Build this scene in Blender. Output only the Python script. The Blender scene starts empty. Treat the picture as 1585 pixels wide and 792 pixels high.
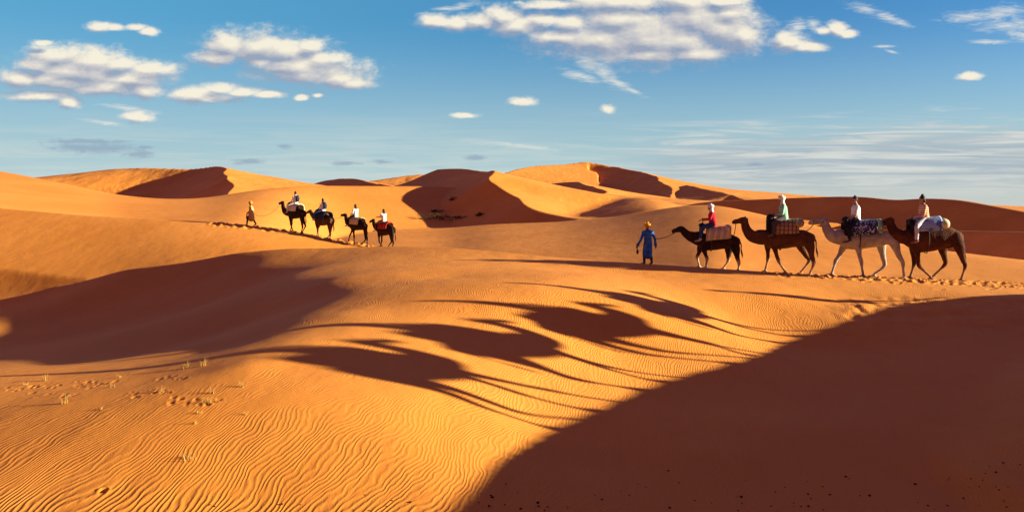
import bpy, math, random
import numpy as np
from mathutils import Vector, Matrix

# ------------------------------------------------------------------ camera, sky, sun, exposure
FPX, CX, HY = 1373.0, 792.5, 330.0           # focal length, centre column and eye level, in photograph pixels
SUN_EL, SUN_K = 12.5, 0.07                   # light travels towards (-1, SUN_K)
scene = bpy.context.scene
COL = scene.collection
cam_d = bpy.data.cameras.new("camera"); cam = bpy.data.objects.new("camera", cam_d); COL.objects.link(cam)
cam.location = (0, 0, 0); cam.rotation_euler = (math.radians(90), 0, 0)
cam_d.sensor_width = 36; cam_d.lens = 36 * FPX / 1585.0
cam_d.shift_y = -(396 - HY) / 1585.0
cam_d.clip_start = 0.1; cam_d.clip_end = 20000
scene.camera = cam
scene.view_settings.view_transform = 'Standard'; scene.view_settings.look = 'None'
scene.view_settings.exposure = 1.45; scene.view_settings.gamma = 1
scene.view_settings.use_curve_mapping = False
scene.cycles.max_bounces = 6; scene.cycles.diffuse_bounces = 3; scene.cycles.glossy_bounces = 2
scene.cycles.use_denoising = True

to_sun = Vector((1, -SUN_K, math.tan(math.radians(SUN_EL)) * math.hypot(1, SUN_K))).normalized()
sl = bpy.data.lights.new("sun", 'SUN'); sl.energy = 5.0; sl.angle = math.radians(0.6); sl.color = (1.0, 0.93, 0.62)
so = bpy.data.objects.new("sun", sl); COL.objects.link(so)
so.rotation_euler = (-to_sun).to_track_quat('-Z', 'Y').to_euler(); so.location = (60, -10, 40)

SKY_STRENGTH = 0.09
SKY_TINT = (0.44, 0.88, 1.22)
def N(nt, typ, **kw):
    n = nt.nodes.new(typ)
    for k, v in kw.items():
        if k == 'inp':
            for i, val in v.items():
                if hasattr(val, 'is_output') or isinstance(val, bpy.types.NodeSocket): nt.links.new(val, n.inputs[i])
                else: n.inputs[i].default_value = val
        else: setattr(n, k, v)
    return n
def M(nt, op, a, b=None, c=None, clamp=False):
    n = nt.nodes.new('ShaderNodeMath'); n.operation = op; n.use_clamp = clamp
    for i, v in enumerate((a, b, c)):
        if v is None: continue
        if isinstance(v, bpy.types.NodeSocket): nt.links.new(v, n.inputs[i])
        else: n.inputs[i].default_value = v
    return n.outputs[0]
def VM(nt, op, a, b=None):
    n = nt.nodes.new('ShaderNodeVectorMath'); n.operation = op
    for i, v in enumerate((a, b)):
        if v is None: continue
        if isinstance(v, bpy.types.NodeSocket): nt.links.new(v, n.inputs[i])
        else: n.inputs[i].default_value = v
    return n.outputs[0]
def MIXC(nt, f, a, b):
    n = nt.nodes.new('ShaderNodeMix'); n.data_type = 'RGBA'; n.clamp_factor = True
    for i, v in ((0, f), (6, a), (7, b)):
        if isinstance(v, bpy.types.NodeSocket): nt.links.new(v, n.inputs[i])
        else: n.inputs[i].default_value = v
    return n.outputs[2]
def SMOOTH(nt, v, lo, hi, a=0.0, b=1.0):
    n = nt.nodes.new('ShaderNodeMapRange'); n.interpolation_type = 'SMOOTHSTEP'
    nt.links.new(v, n.inputs[0])
    for i, x in enumerate((lo, hi, a, b)): n.inputs[i + 1].default_value = x
    return n.outputs[0]
#SKY#
BLOBS = [  # (px, py, half width, half height) of each puff, as directions in the sky
 (95,88,58,17),(140,96,60,20),(60,102,35,14),(180,100,48,14),(232,108,46,12),(205,122,60,14),(30,122,34,12),(100,128,66,11),(75,122,40,11),(165,137,62,12),(222,140,34,11),(60,148,48,9),(108,158,20,8),
 (120,112,90,22),(470,105,80,20),(1000,60,150,34),
 (155,42,20,7),(178,42,14,5),(232,48,15,6),(210,42,16,4),(64,67,15,4),
 (355,70,40,20),(400,74,56,22),(440,80,60,22),(478,72,26,12),(500,92,42,12),(335,90,40,11),(440,100,60,10),(470,116,60,13),(520,122,54,14),(545,128,32,9),(410,98,30,8),
 (305,147,42,12),(338,137,28,8),(372,142,34,7),(412,146,26,5),(330,151,40,8),
 (216,181,23,8),(465,150,10,4),(493,147,9,3),
 (672,32,26,9),(708,37,30,10),(745,34,34,12),(778,25,32,15),(800,40,40,15),(690,35,40,7),
 (845,32,42,13),(880,36,40,14),(870,58,60,14),(930,62,70,22),(960,30,70,22),(1000,50,80,34),(1050,62,70,30),(1080,28,70,26),(1120,44,56,28),(1150,55,38,24),(1130,20,40,14),(1010,84,60,12),(1075,84,50,12),(960,4,90,14),(1060,2,60,16),(860,8,60,7),(1120,2,40,10),
 (1222,66,34,12),(1250,73,26,8),(1212,58,14,8),(1296,45,16,12),(1310,52,16,7),(1275,48,14,6),
 (1502,119,18,5),(1495,117,8,4),(812,158,19,6),(941,170,12,6),(722,178,19,3.5),
]
GREY = [(150,230,82,8),(215,239,28,6),(120,228,40,6),(384,250,27,5),(735,244,20,5),(535,253,24,4),(590,250,18,4),(440,227,12,4),(1170,255,18,4),(225,228,20,3),(130,219,60,5)]
WISP = [(1340,16,34,9,.25),(1375,28,34,8,.35),(1395,36,20,5,.3),(1235,42,20,14,-.5),(1258,38,14,10,.3),(1500,25,46,9,-.1),(1550,20,50,12,-.15),(1560,40,60,12,0),(1585,55,40,10,.2),(1530,65,36,4,0),(715,10,30,6,-.25),(690,14,30,4,0),(1380,80,14,3,.3),(1370,72,22,2.5,0),
        (915,100,28,17,.35),(935,112,34,14,.75),(955,128,34,8,.5),(978,140,30,5,.45),(900,118,36,9,.3),(940,90,30,12,-.2),(965,88,22,8,-.2),(160,190,40,4,.15),(200,168,50,5,.15),(800,225,80,5,.1)]
CLOUD_GAIN = 1.0
def build_world():
    w = bpy.data.worlds.new("World"); scene.world = w; w.use_nodes = True
    nt = w.node_tree; nt.nodes.clear()
    sky = N(nt, 'ShaderNodeTexSky', sky_type='NISHITA'); sky.sun_disc = False
    sky.sun_elevation = math.radians(SUN_EL); sky.sun_rotation = math.atan2(to_sun.x, to_sun.y)
    sky.air_density = 1.0; sky.dust_density = 0.3; sky.ozone_density = 3.0
    tc = N(nt, 'ShaderNodeTexCoord'); D = VM(nt, 'NORMALIZE', tc.outputs['Generated'])
    sep = N(nt, 'ShaderNodeSeparateXYZ', inp={0: D})
    dy = M(nt, 'MAXIMUM', sep.outputs[1], .08)
    px = M(nt, 'MULTIPLY_ADD', M(nt, 'DIVIDE', sep.outputs[0], dy), FPX, CX)
    py = M(nt, 'MULTIPLY_ADD', M(nt, 'DIVIDE', sep.outputs[2], dy), -FPX, HY)
    P = N(nt, 'ShaderNodeCombineXYZ', inp={0: px, 1: py}).outputs[0]
    # group: cloud field at a point
    g = bpy.data.node_groups.new("cloud_field", 'ShaderNodeTree')
    g.interface.new_socket("P", in_out='INPUT', socket_type='NodeSocketVector')
    g.interface.new_socket("Puff", in_out='OUTPUT', socket_type='NodeSocketFloat')
    g.interface.new_socket("Noise", in_out='OUTPUT', socket_type='NodeSocketFloat')
    g.interface.new_socket("Form", in_out='OUTPUT', socket_type='NodeSocketFloat')
    gi = g.nodes.new('NodeGroupInput'); go = g.nodes.new('NodeGroupOutput'); GP = gi.outputs[0]
    wn = N(g, 'ShaderNodeTexNoise', inp={0: VM(g, 'MULTIPLY', GP, (1/70, 1/38, 0)), 2: 1.0, 3: 3.0})
    wv = VM(g, 'MULTIPLY', VM(g, 'SUBTRACT', wn.outputs[1], (.5, .5, .5)), (18, 9, 0))
    GW = VM(g, 'ADD', GP, wv)
    fld = None
    for (cx, cy, rx, ry) in BLOBS:
        v = VM(g, 'MULTIPLY', VM(g, 'SUBTRACT', GW, (cx, cy, 0)), (1/(rx*1.2), 1/(ry*1.3), 0))
        ln = g.nodes.new('ShaderNodeVectorMath'); ln.operation = 'LENGTH'; g.links.new(v, ln.inputs[0])
        e = M(g, 'SUBTRACT', 1.0, ln.outputs['Value'])
        if fld is None: fld = e
        else:
            n = g.nodes.new('ShaderNodeMath'); n.operation = 'SMOOTH_MAX'; g.links.new(fld, n.inputs[0]); g.links.new(e, n.inputs[1]); n.inputs[2].default_value = .12; fld = n.outputs[0]
    n1 = N(g, 'ShaderNodeTexNoise', inp={0: VM(g, 'MULTIPLY', GP, (1/40, 1/23, 0)), 2: 1.0, 3: 9.0, 4: .62})
    n2 = N(g, 'ShaderNodeTexNoise', inp={0: VM(g, 'MULTIPLY', GP, (1/13, 1/8, 0)), 2: 1.0, 3: 5.0, 4: .6, 8: .6})
    nn_ = M(g, 'ADD', M(g, 'MULTIPLY', M(g, 'SUBTRACT', n1.outputs[0], .5), 1.45), M(g, 'MULTIPLY', M(g, 'SUBTRACT', n2.outputs[0], .5), .75))
    g.links.new(M(g, 'ADD', fld, nn_), go.inputs[0])
    g.links.new(n1.outputs[0], go.inputs[1])
    g.links.new(fld, go.inputs[2])
    def field(off):
        gn = nt.nodes.new('ShaderNodeGroup'); gn.node_tree = g
        nt.links.new(VM(nt, 'ADD', P, off) if off else P, gn.inputs[0]); return gn
    f0 = field(None); f1 = field((9, -13, 0))
    dens = M(nt, 'POWER', SMOOTH(nt, f0.outputs[0], -.34, .62), 1.25)
    form = M(nt, 'SUBTRACT', f0.outputs[2], f1.outputs[2]); fine = M(nt, 'SUBTRACT', f0.outputs[1], f1.outputs[1])
    lit = M(nt, 'ADD', M(nt, 'MULTIPLY_ADD', form, 1.2, .42), M(nt, 'MULTIPLY', fine, 1.1), clamp=True)
    def soft(lst, wx, wy, nz, lo, hi, amp, rot=False):
        nn = N(nt, 'ShaderNodeTexNoise', inp={0: VM(nt, 'MULTIPLY', P, (1/wx, 1/wy, 0)), 2: 1.0, 3: 6.0, 4: .6, 8: nz})
        acc = None
        for t in lst:
            cx, cy, rx, ry = t[:4]; a = t[4] if len(t) > 4 else 0
            v = VM(nt, 'SUBTRACT', P, (cx, cy, 0))
            if a:
                r = N(nt, 'ShaderNodeVectorRotate', rotation_type='Z_AXIS'); nt.links.new(v, r.inputs[0]); r.inputs['Angle'].default_value = -a; v = r.outputs[0]
            v = VM(nt, 'MULTIPLY', v, (1/rx, 1/ry, 0))
            ln = nt.nodes.new('ShaderNodeVectorMath'); ln.operation = 'LENGTH'; nt.links.new(v, ln.inputs[0])
            e = M(nt, 'SUBTRACT', 1.0, ln.outputs['Value'])
            acc = e if acc is None else M(nt, 'MAXIMUM', acc, e)
        return SMOOTH(nt, M(nt, 'ADD', acc, M(nt, 'MULTIPLY', M(nt, 'SUBTRACT', nn.outputs[0], .5), amp)), lo, hi)
    grey = soft(GREY, 26, 7, .8, -.35, .75, 2.2)
    wisp = soft(WISP, 42, 8, 1.6, -.25, 1.35, 2.4)
    # bank of thin cloud low on the right, and streaks along the horizon
    bn = N(nt, 'ShaderNodeTexNoise', inp={0: VM(nt, 'MULTIPLY', P, (1/230, 1/13, 0)), 2: 1.0, 3: 7.0, 4: .6, 8: .8})
    bn2 = N(nt, 'ShaderNodeTexNoise', inp={0: VM(nt, 'MULTIPLY', P, (1/420, 1/60, 0)), 2: 1.0, 3: 3.0})
    edge = M(nt, 'ADD', M(nt, 'MULTIPLY', px, -.055), 272)            # upper edge rises to the right
    edge = M(nt, 'MAXIMUM', edge, 192)
    dv = M(nt, 'SUBTRACT', py, edge)
    bank = SMOOTH(nt, M(nt, 'ADD', M(nt, 'MULTIPLY', dv, 1/46), M(nt, 'MULTIPLY', M(nt, 'SUBTRACT', bn.outputs[0], .5), 3.0)), -.35, .7)
    bank = M(nt, 'MULTIPLY', bank, SMOOTH(nt, px, 880, 1120))
    low = M(nt, 'MULTIPLY', SMOOTH(nt, py, 150, 290), SMOOTH(nt, M(nt, 'ADD', bn.outputs[0], M(nt, 'MULTIPLY', bn2.outputs[0], .5)), .56, .95))
    K = 1.0 / (SKY_STRENGTH * 2 ** scene.view_settings.exposure) * CLOUD_GAIN
    col = lambda r, gg, b: (r * K, gg * K, b * K, 1)
    el = M(nt, 'ARCSINE', sep.outputs[2])
    # colour of the clear sky: the Sky Texture, deepened as a polarising filter does away from the horizon
    base = VM(nt, 'MULTIPLY', sky.outputs[0], tuple(v * 2 ** (.45 - scene.view_settings.exposure) for v in SKY_TINT))
    hz = SMOOTH(nt, el, -.01, .22, 1.0, 0.0)
    west = SMOOTH(nt, sep.outputs[0], -.65, .55)
    base = MIXC(nt, M(nt, 'MULTIPLY', M(nt, 'SUBTRACT', 1.0, west), .75), base, col(.11, .41, .64))
    base = MIXC(nt, M(nt, 'MULTIPLY', hz, .94), base, col(.50, .65, .66))
    c = MIXC(nt, M(nt, 'MULTIPLY', low, .85), base, col(.60, .68, .66))
    bankc = MIXC(nt, SMOOTH(nt, bn.outputs[0], .40, .66), col(.40, .48, .54), col(.68, .70, .67))
    bankc = MIXC(nt, SMOOTH(nt, py, 250, 325), bankc, col(.58, .62, .58))
    c = MIXC(nt, M(nt, 'MULTIPLY', bank, .95), c, bankc)
    c = MIXC(nt, M(nt, 'MULTIPLY', grey, .7), c, col(.28, .38, .50))
    c = MIXC(nt, M(nt, 'MULTIPLY', wisp, .8), c, col(.78, .78, .72))
    cc = MIXC(nt, M(nt, 'MULTIPLY', lit, 2.0, clamp=True), col(.33, .38, .49), col(.62, .60, .60))
    cc = MIXC(nt, M(nt, 'MULTIPLY_ADD', lit, 2.0, -1.0, clamp=True), cc, col(.95, .88, .72))
    c = MIXC(nt, M(nt, 'MULTIPLY', dens, .96), c, cc)
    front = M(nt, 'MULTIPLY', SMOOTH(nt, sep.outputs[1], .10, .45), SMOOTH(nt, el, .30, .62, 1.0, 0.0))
    # overhead and behind, unseen sky is dimmed and tinted mauve to redden the shade
    shade_tint_sky = VM(nt, 'ADD', VM(nt, 'MULTIPLY', sky.outputs[0], (.10, .05, .10)), (.115 * K, .046 * K, .095 * K))
    c = MIXC(nt, front, shade_tint_sky, c)
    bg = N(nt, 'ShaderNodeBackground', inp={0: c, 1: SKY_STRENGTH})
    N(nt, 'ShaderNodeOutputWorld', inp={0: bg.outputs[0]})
    w.cycles.sampling_method = 'MANUAL'; w.cycles.sample_map_resolution = 512
build_world()
# ------------------------------------------------------------------ the terrain
def P3(px, py, Y): return np.array([(px - CX) / FPX * Y, Y, (HY - py) / FPX * Y])
rng = np.random.RandomState(7)

def smooth_table(xs, ys, soft=25.0):
    """piecewise linear table on px, softened"""
    g = np.arange(-1700, 3400, 5.0)
    v = np.interp(g, xs, ys)
    n = int(soft * 3 / 5); k = np.exp(-0.5 * (np.arange(-n, n + 1) * 5 / soft) ** 2); k /= k.sum()
    v = np.convolve(np.pad(v, n, mode='edge'), k, mode='valid')
    return lambda q: np.interp(q, g, v)

# --- near dune: surface seen in front of its crest
F_CREST = [(-700, 560, 54), (-400, 535, 54.5), (-120, 472, 54), (0, 450, 52.8), (197, 417, 48.8), (361, 393, 46), (500, 384, 44), (620, 381, 41.5), (689, 383, 39.5),
           (803, 393, 36.6), (916, 403, 34.6), (992, 408, 33.8), (1100, 415, 33.1), (1219, 423, 32.5), (1354, 429, 31.9),
           (1440, 432, 31.5), (1585, 437, 30.5), (1800, 444, 29.5), (2200, 455, 28)]
F_PTS = [
 # bottom of the picture and before it
 (-600, 792, 10), (0, 792, 9.3), (400, 792, 9.5), (800, 792, 9.8), (1200, 792, 10.3), (1585, 792, 10.6), (1900, 792, 10),
 (0, 1400, 4.3), (800, 1500, 4.0), (1600, 1450, 4.2), (-800, 1400, 4.4),
 # lower left, lit
 (300, 575, 14.2), (150, 590, 14.2), (0, 600, 14), (100, 620, 12.6), (-300, 612, 14.5), (300, 620, 12.2), (200, 700, 10.6), (500, 700, 10.8), (500, 620, 12.4), (650, 700, 11.1),
 # around the caravan shadows
 (450, 570, 14.2), (600, 560, 15.2), (700, 600, 14.2), (850, 655, 13.9), (1000, 615, 16.0), (1240, 541, 21.3),
 (850, 460, 21.4), (1000, 480, 21.8), (1100, 500, 22.2), (800, 520, 18.2), (950, 540, 19.1), (600, 480, 19.6), (1150, 500, 23.5),
 (700, 430, 26.5), (900, 425, 27.5), (1050, 440, 27.5), (1000, 430, 30), (1200, 455, 26.6),
 # spine of the hump
 (620, 410, 33), (560, 448, 24), (520, 488, 19), (460, 530, 15.9), (500, 438, 27), (380, 560, 14.1),
 # shaded hollow on the left
 (430, 430, 35), (350, 460, 36), (250, 485, 38), (130, 515, 37), (0, 540, 33), (0, 500, 42), (130, 480, 43.5), (250, 440, 44.5),
 (380, 500, 25.5), (440, 490, 21.5), (300, 530, 23), (330, 545, 17.5), (150, 560, 20.5), (0, 570, 19.5), (-300, 583, 30), (-300, 538, 42), (500, 405, 39), (440, 405, 41), (400, 402, 43.2), (335, 425, 43), (370, 418, 41.5), (50, 464, 49),
 # bowl on the right
 (1300, 468, 26.3), (1400, 459, 27), (1500, 458, 26.6), (1585, 458, 26.3), (1350, 500, 23.3), (1450, 500, 23.0), (1585, 520, 21.3), (1400, 560, 19.2),
 (1400, 640, 14.9), (1200, 650, 14.2), (1585, 640, 14.6), (1100, 700, 12.5), (1400, 720, 12.2), (900, 720, 12), (1450, 445, 29), (1585, 447, 28.6), (1700, 450, 28),
]
# ridge beyond the right edge of the picture (X, Y, z)
R_RIDGE = [(11.5, -30, -1.2), (11.3, -8, -.8), (11.2, 4, -.6), (11.5, 9.5, -.50), (12.4, 12, -.56), (15.0, 16, -.52), (16.8, 18.8, -.60), (18.3, 21.5, -.62), (19.4, 23.6, -.58), (20.6, 25.2, -.60), (21.6, 26.4, -1.1), (23.2, 27.4, -2.25), (28, 28, -2.5), (34, 28.5, -2.65)]

def tps_fit(P, lam=1e-3):
    n = len(P); xy = P[:, :2] ; xy = np.stack([xy[:, 0], xy[:, 1]], 1)
    d2 = ((xy[:, None] - xy[None]) ** 2).sum(-1) + 1e-9
    K = 0.5 * d2 * np.log(d2) + np.eye(n) * lam
    A = np.zeros((n + 3, n + 3)); A[:n, :n] = K; A[:n, n] = 1; A[:n, n + 1:] = xy; A[n, :n] = 1; A[n + 1:, :n] = xy.T
    w = np.linalg.solve(A, np.concatenate([P[:, 2], np.zeros(3)]))
    return xy, w
_fp = [P3(*p) for p in F_PTS] + [P3(*p) for p in F_CREST if -500 < p[0] < 2000]
_fp = np.array(_fp)
TXY, TW = tps_fit(_fp, 0.35)
def tps(X, Y):
    out = TW[-3] + TW[-2] * X + TW[-1] * Y
    for (a, b), w in zip(TXY, TW):
        d2 = (X - a) ** 2 + (Y - b) ** 2 + 1e-9
        out = out + w * 0.5 * d2 * np.log(d2)
    return out

def smax(a, b, k):
    h = np.clip(0.5 + 0.5 * (a - b) / k, 0, 1)
    return b + (a - b) * h + k * h * (1 - h)

def crest_dune(X, Y, poly, floor=6, rnd=0.0):
    """plan-view crest line: (X, Y, z, slope on the left of travel, slope on the right, depth left, depth right)"""
    P = np.array(poly, float)
    # subdivide with Catmull-Rom for a smooth line
    Q = []
    for i in range(len(P) - 1):
        p0 = P[max(i - 1, 0)]; p1 = P[i]; p2 = P[i + 1]; p3 = P[min(i + 2, len(P) - 1)]
        for t in np.arange(0, 1, 0.2):
            Q.append(0.5 * ((2 * p1) + (-p0 + p2) * t + (2 * p0 - 5 * p1 + 4 * p2 - p3) * t * t + (-p0 + 3 * p1 - 3 * p2 + p3) * t ** 3))
    Q.append(P[-1]); Q = np.array(Q)
    best = np.full(X.shape, 1e18); z = np.full(X.shape, -1e3)
    for a, b in zip(Q[:-1], Q[1:]):
        d = b[:2] - a[:2]; L2 = (d ** 2).sum()
        t = np.clip(((X - a[0]) * d[0] + (Y - a[1]) * d[1]) / L2, 0, 1)
        qx = a[0] + t * d[0]; qy = a[1] + t * d[1]
        D2 = (X - qx) ** 2 + (Y - qy) ** 2
        side = d[0] * (Y - a[1]) - d[1] * (X - a[0])
        m = D2 < best
        D = np.sqrt(D2[m] + rnd * rnd) - rnd; tt = t[m]
        par = a[2:] + (b[2:] - a[2:]) * tt[:, None]
        left = side[m] > 0
        s = np.where(left, par[:, 1], par[:, 2]); dep = np.where(left, par[:, 3], par[:, 4])
        dep = np.maximum(dep, par[:, 0] + floor); z[m] = par[:, 0] - dep * (1 - np.exp(-s * D / dep))
        best[m] = D2[m]
    return z

def band_dune(px, Y, crest, sf, df, sb, db, soft=22.0, rnd=1.0):
    """a dune whose crest runs across the view: front and back slopes fall from it"""
    c = np.array(crest, float)
    Yc = smooth_table(c[:, 0], c[:, 2], soft)(px); zc = smooth_table(c[:, 0], (HY - c[:, 1]) / FPX * c[:, 2], soft)(px)
    if isinstance(sf, list): sf = smooth_table([a for a, _ in sf], [b for _, b in sf], 40)(px)
    d = Yc - Y
    ds = np.sqrt(d * d + rnd * rnd) - rnd
    return np.where(d > 0, zc - df * (1 - np.exp(-sf * ds / df)), zc - db * (1 - np.exp(-sb * ds / db)))

M1 = [(-700, 300, 74), (-400, 311, 72), (-200, 316, 70), (0, 322, 68.5), (131, 333.6, 66.3), (263, 340, 64.8), (315, 343, 64.5), (385, 348, 64.2), (440, 355, 64), (500, 366, 63.5), (560, 378, 62.8), (610, 384, 62.3), (700, 392, 61), (900, 410, 60), (1500, 480, 60)]
M2 = [(-700, 180, 150), (-300, 228, 140), (0, 265, 130), (66, 278, 125), (174, 301, 116), (249, 308, 114), (315, 307, 117), (410, 292, 127), (466, 287.5, 135), (500, 287.5, 140), (690, 288, 150), (760, 296, 150), (850, 325, 150), (1000, 345, 150), (1500, 380, 150)]
V = [(-400, 480, 95), (200, 450, 95), (400, 400, 95), (500, 366, 106), (580, 355, 117), (690, 352, 119), (750, 346, 116), (880, 343, 104), (960, 335, 97), (1050, 318, 95), (1100, 315, 90), (1185, 334, 75), (1260, 350, 65), (1387, 377, 53), (1466, 389, 48), (1585, 403, 43), (1800, 425, 37), (2300, 460, 33)]
R = [(900, 345, 190), (1000, 330, 190), (1060, 317, 215), (1105, 311, 205), (1185, 308, 190), (1300, 304, 168), (1345, 304.5, 160), (1385, 310, 152), (1430, 306, 146), (1490, 309, 136), (1540, 318, 128), (1585, 327, 120), (1700, 345, 108), (2300, 345, 90)]
R2 = [(1000, 380, 130), (1150, 362, 120), (1300, 354, 112), (1400, 356, 99), (1480, 357, 88), (1585, 359, 75), (1800, 362, 62), (2300, 370, 50)]
def c3(px, py, Y, sl, sr, dl, dr): p = P3(px, py, Y); return (p[0], p[1], p[2], sl, sr, dl, dr)
# crest lines run from far to near: their left-of-travel side is the east (sunlit) side, the right-of-travel side the west
DUNES = [
 # long dune on the left with its shaded hollow
 [c3(-200, 300, 330, .25, .12, 9, 14), c3(60, 279, 310, .25, .13, 9, 14), c3(150, 264, 290, .25, .16, 9, 14), c3(215, 260, 280, .22, .22, 9, 14), c3(290, 261, 268, .22, .45, 9, 14), c3(338, 257, 255, .20, .62, 9, 14), c3(354, 268, 232, .20, .62, 9, 14), c3(351, 288, 208, .2, .6, 8, 12), c3(340, 303, 190, .2, .5, 7, 12)],
 # middle dune with the sharp crest coming towards the camera
 [c3(700, 277, 190, .3, .5, 8, 12), c3(735, 270, 165, .3, .55, 8, 12), c3(760, 264, 145, .24, .6, 9, 12), c3(764, 277, 134, .23, .6, 9, 12), c3(776, 295, 126, .22, .6, 8, 12), c3(805, 314, 117, .2, .55, 7, 10), c3(858, 332, 109, .16, .45, 5, 8), c3(900, 338, 104, .12, .3, 4, 5)],
 # dark dune behind it
 [c3(680, 262, 420, .3, .45, 20, 20), c3(712, 261, 380, .3, .5, 20, 20), c3(757, 268, 300, .3, .5, 20, 20), c3(790, 290, 250, .3, .4, 14, 14)],
 [c3(480, 285, 540, .2, .3, 14, 14), c3(510, 278, 500, .2, .45, 14, 16), c3(545, 276, 460, .2, .5, 12, 16), c3(574, 281, 425, .2, .5, 12, 14), c3(592, 289, 400, .2, .4, 10, 10)],
 [c3(540, 286, 640, .1, .3, 14, 14), c3(600, 277, 620, .1, .18, 14, 14), c3(640, 270.5, 610, .1, .16, 14, 14), c3(690, 272, 640, .1, .15, 12, 16)],
 [c3(420, 279, 640, .2, .2, 14, 14), c3(437, 277, 560, .2, .3, 14, 14), c3(470, 284, 480, .2, .3, 12, 14)],
 # low rounded mound
 [c3(955, 308, 150, .35, .28, 3, 6), c3(985, 306, 135, .35, .31, 3, 6), c3(1003, 310, 120, .35, .31, 4, 6), c3(1015, 322, 105, .3, .28, 4, 5)],
 # the high dunes far off
 [c3(740, 282, 1150, .3, .2, 60, 60), c3(790, 267, 1200, .3, .2, 60, 70), c3(835, 256.5, 1300, .3, .22, 60, 90), c3(870, 254.5, 1380, .3, .2, 60, 90), c3(908, 250.5, 1420, .3, .34, 60, 90), c3(945, 257, 1380, .3, .45, 60, 90), c3(1003, 268, 1290, .3, .5, 60, 80), c3(1060, 280, 1200, .2, .4, 60, 60), c3(1120, 290, 1120, .2, .2, 50, 50), c3(1180, 302, 1060, .2, .2, 40, 40), c3(1230, 312, 1000, .2, .2, 40, 40)],
 [c3(945, 257, 1380, .3, .36, 50, 70), c3(985, 265, 1230, .25, .38, 50, 70), c3(1015, 275, 1090, .2, .45, 50, 60), c3(1032, 289, 960, .2, .5, 40, 50), c3(1036, 305, 850, .2, .5, 30, 40), c3(1030, 318, 760, .2, .4, 20, 25)],
 [c3(850, 284, 840, .2, .4, 25, 30), c3(888, 281, 780, .2, .5, 25, 30), c3(912, 287, 710, .25, .5, 20, 25), c3(932, 304, 620, .25, .45, 14, 18)],
 [c3(1060, 286, 980, .1, .25, 20, 30), c3(1090, 291, 880, .12, .3, 20, 25), c3(1130, 301, 780, .12, .25, 16, 18)],
 [c3(1110, 291, 1050, .1, .35, 20, 30), c3(1150, 296, 960, .12, .4, 20, 25), c3(1185, 306, 880, .12, .3, 16, 18)],
]
DUNE_BOX = []

def fbm2(X, Y, s, seed, octs=4):
    """cheap smooth value noise"""
    r = np.random.RandomState(seed); out = 0; a = 1.0
    for o in range(octs):
        T = r.rand(64, 64)
        x = X / s * 2 ** o + 31.7 * o; y = Y / s * 2 ** o + 11.3 * o
        xi = np.floor(x).astype(int); yi = np.floor(y).astype(int); fx = x - xi; fy = y - yi
        fx = fx * fx * (3 - 2 * fx); fy = fy * fy * (3 - 2 * fy)
        g = lambda i, j: T[(xi + i) & 63, (yi + j) & 63]
        out = out + a * ((g(0, 0) * (1 - fx) + g(1, 0) * fx) * (1 - fy) + (g(0, 1) * (1 - fx) + g(1, 1) * fx) * fy - 0.5)
        a *= 0.5
    return out

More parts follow.
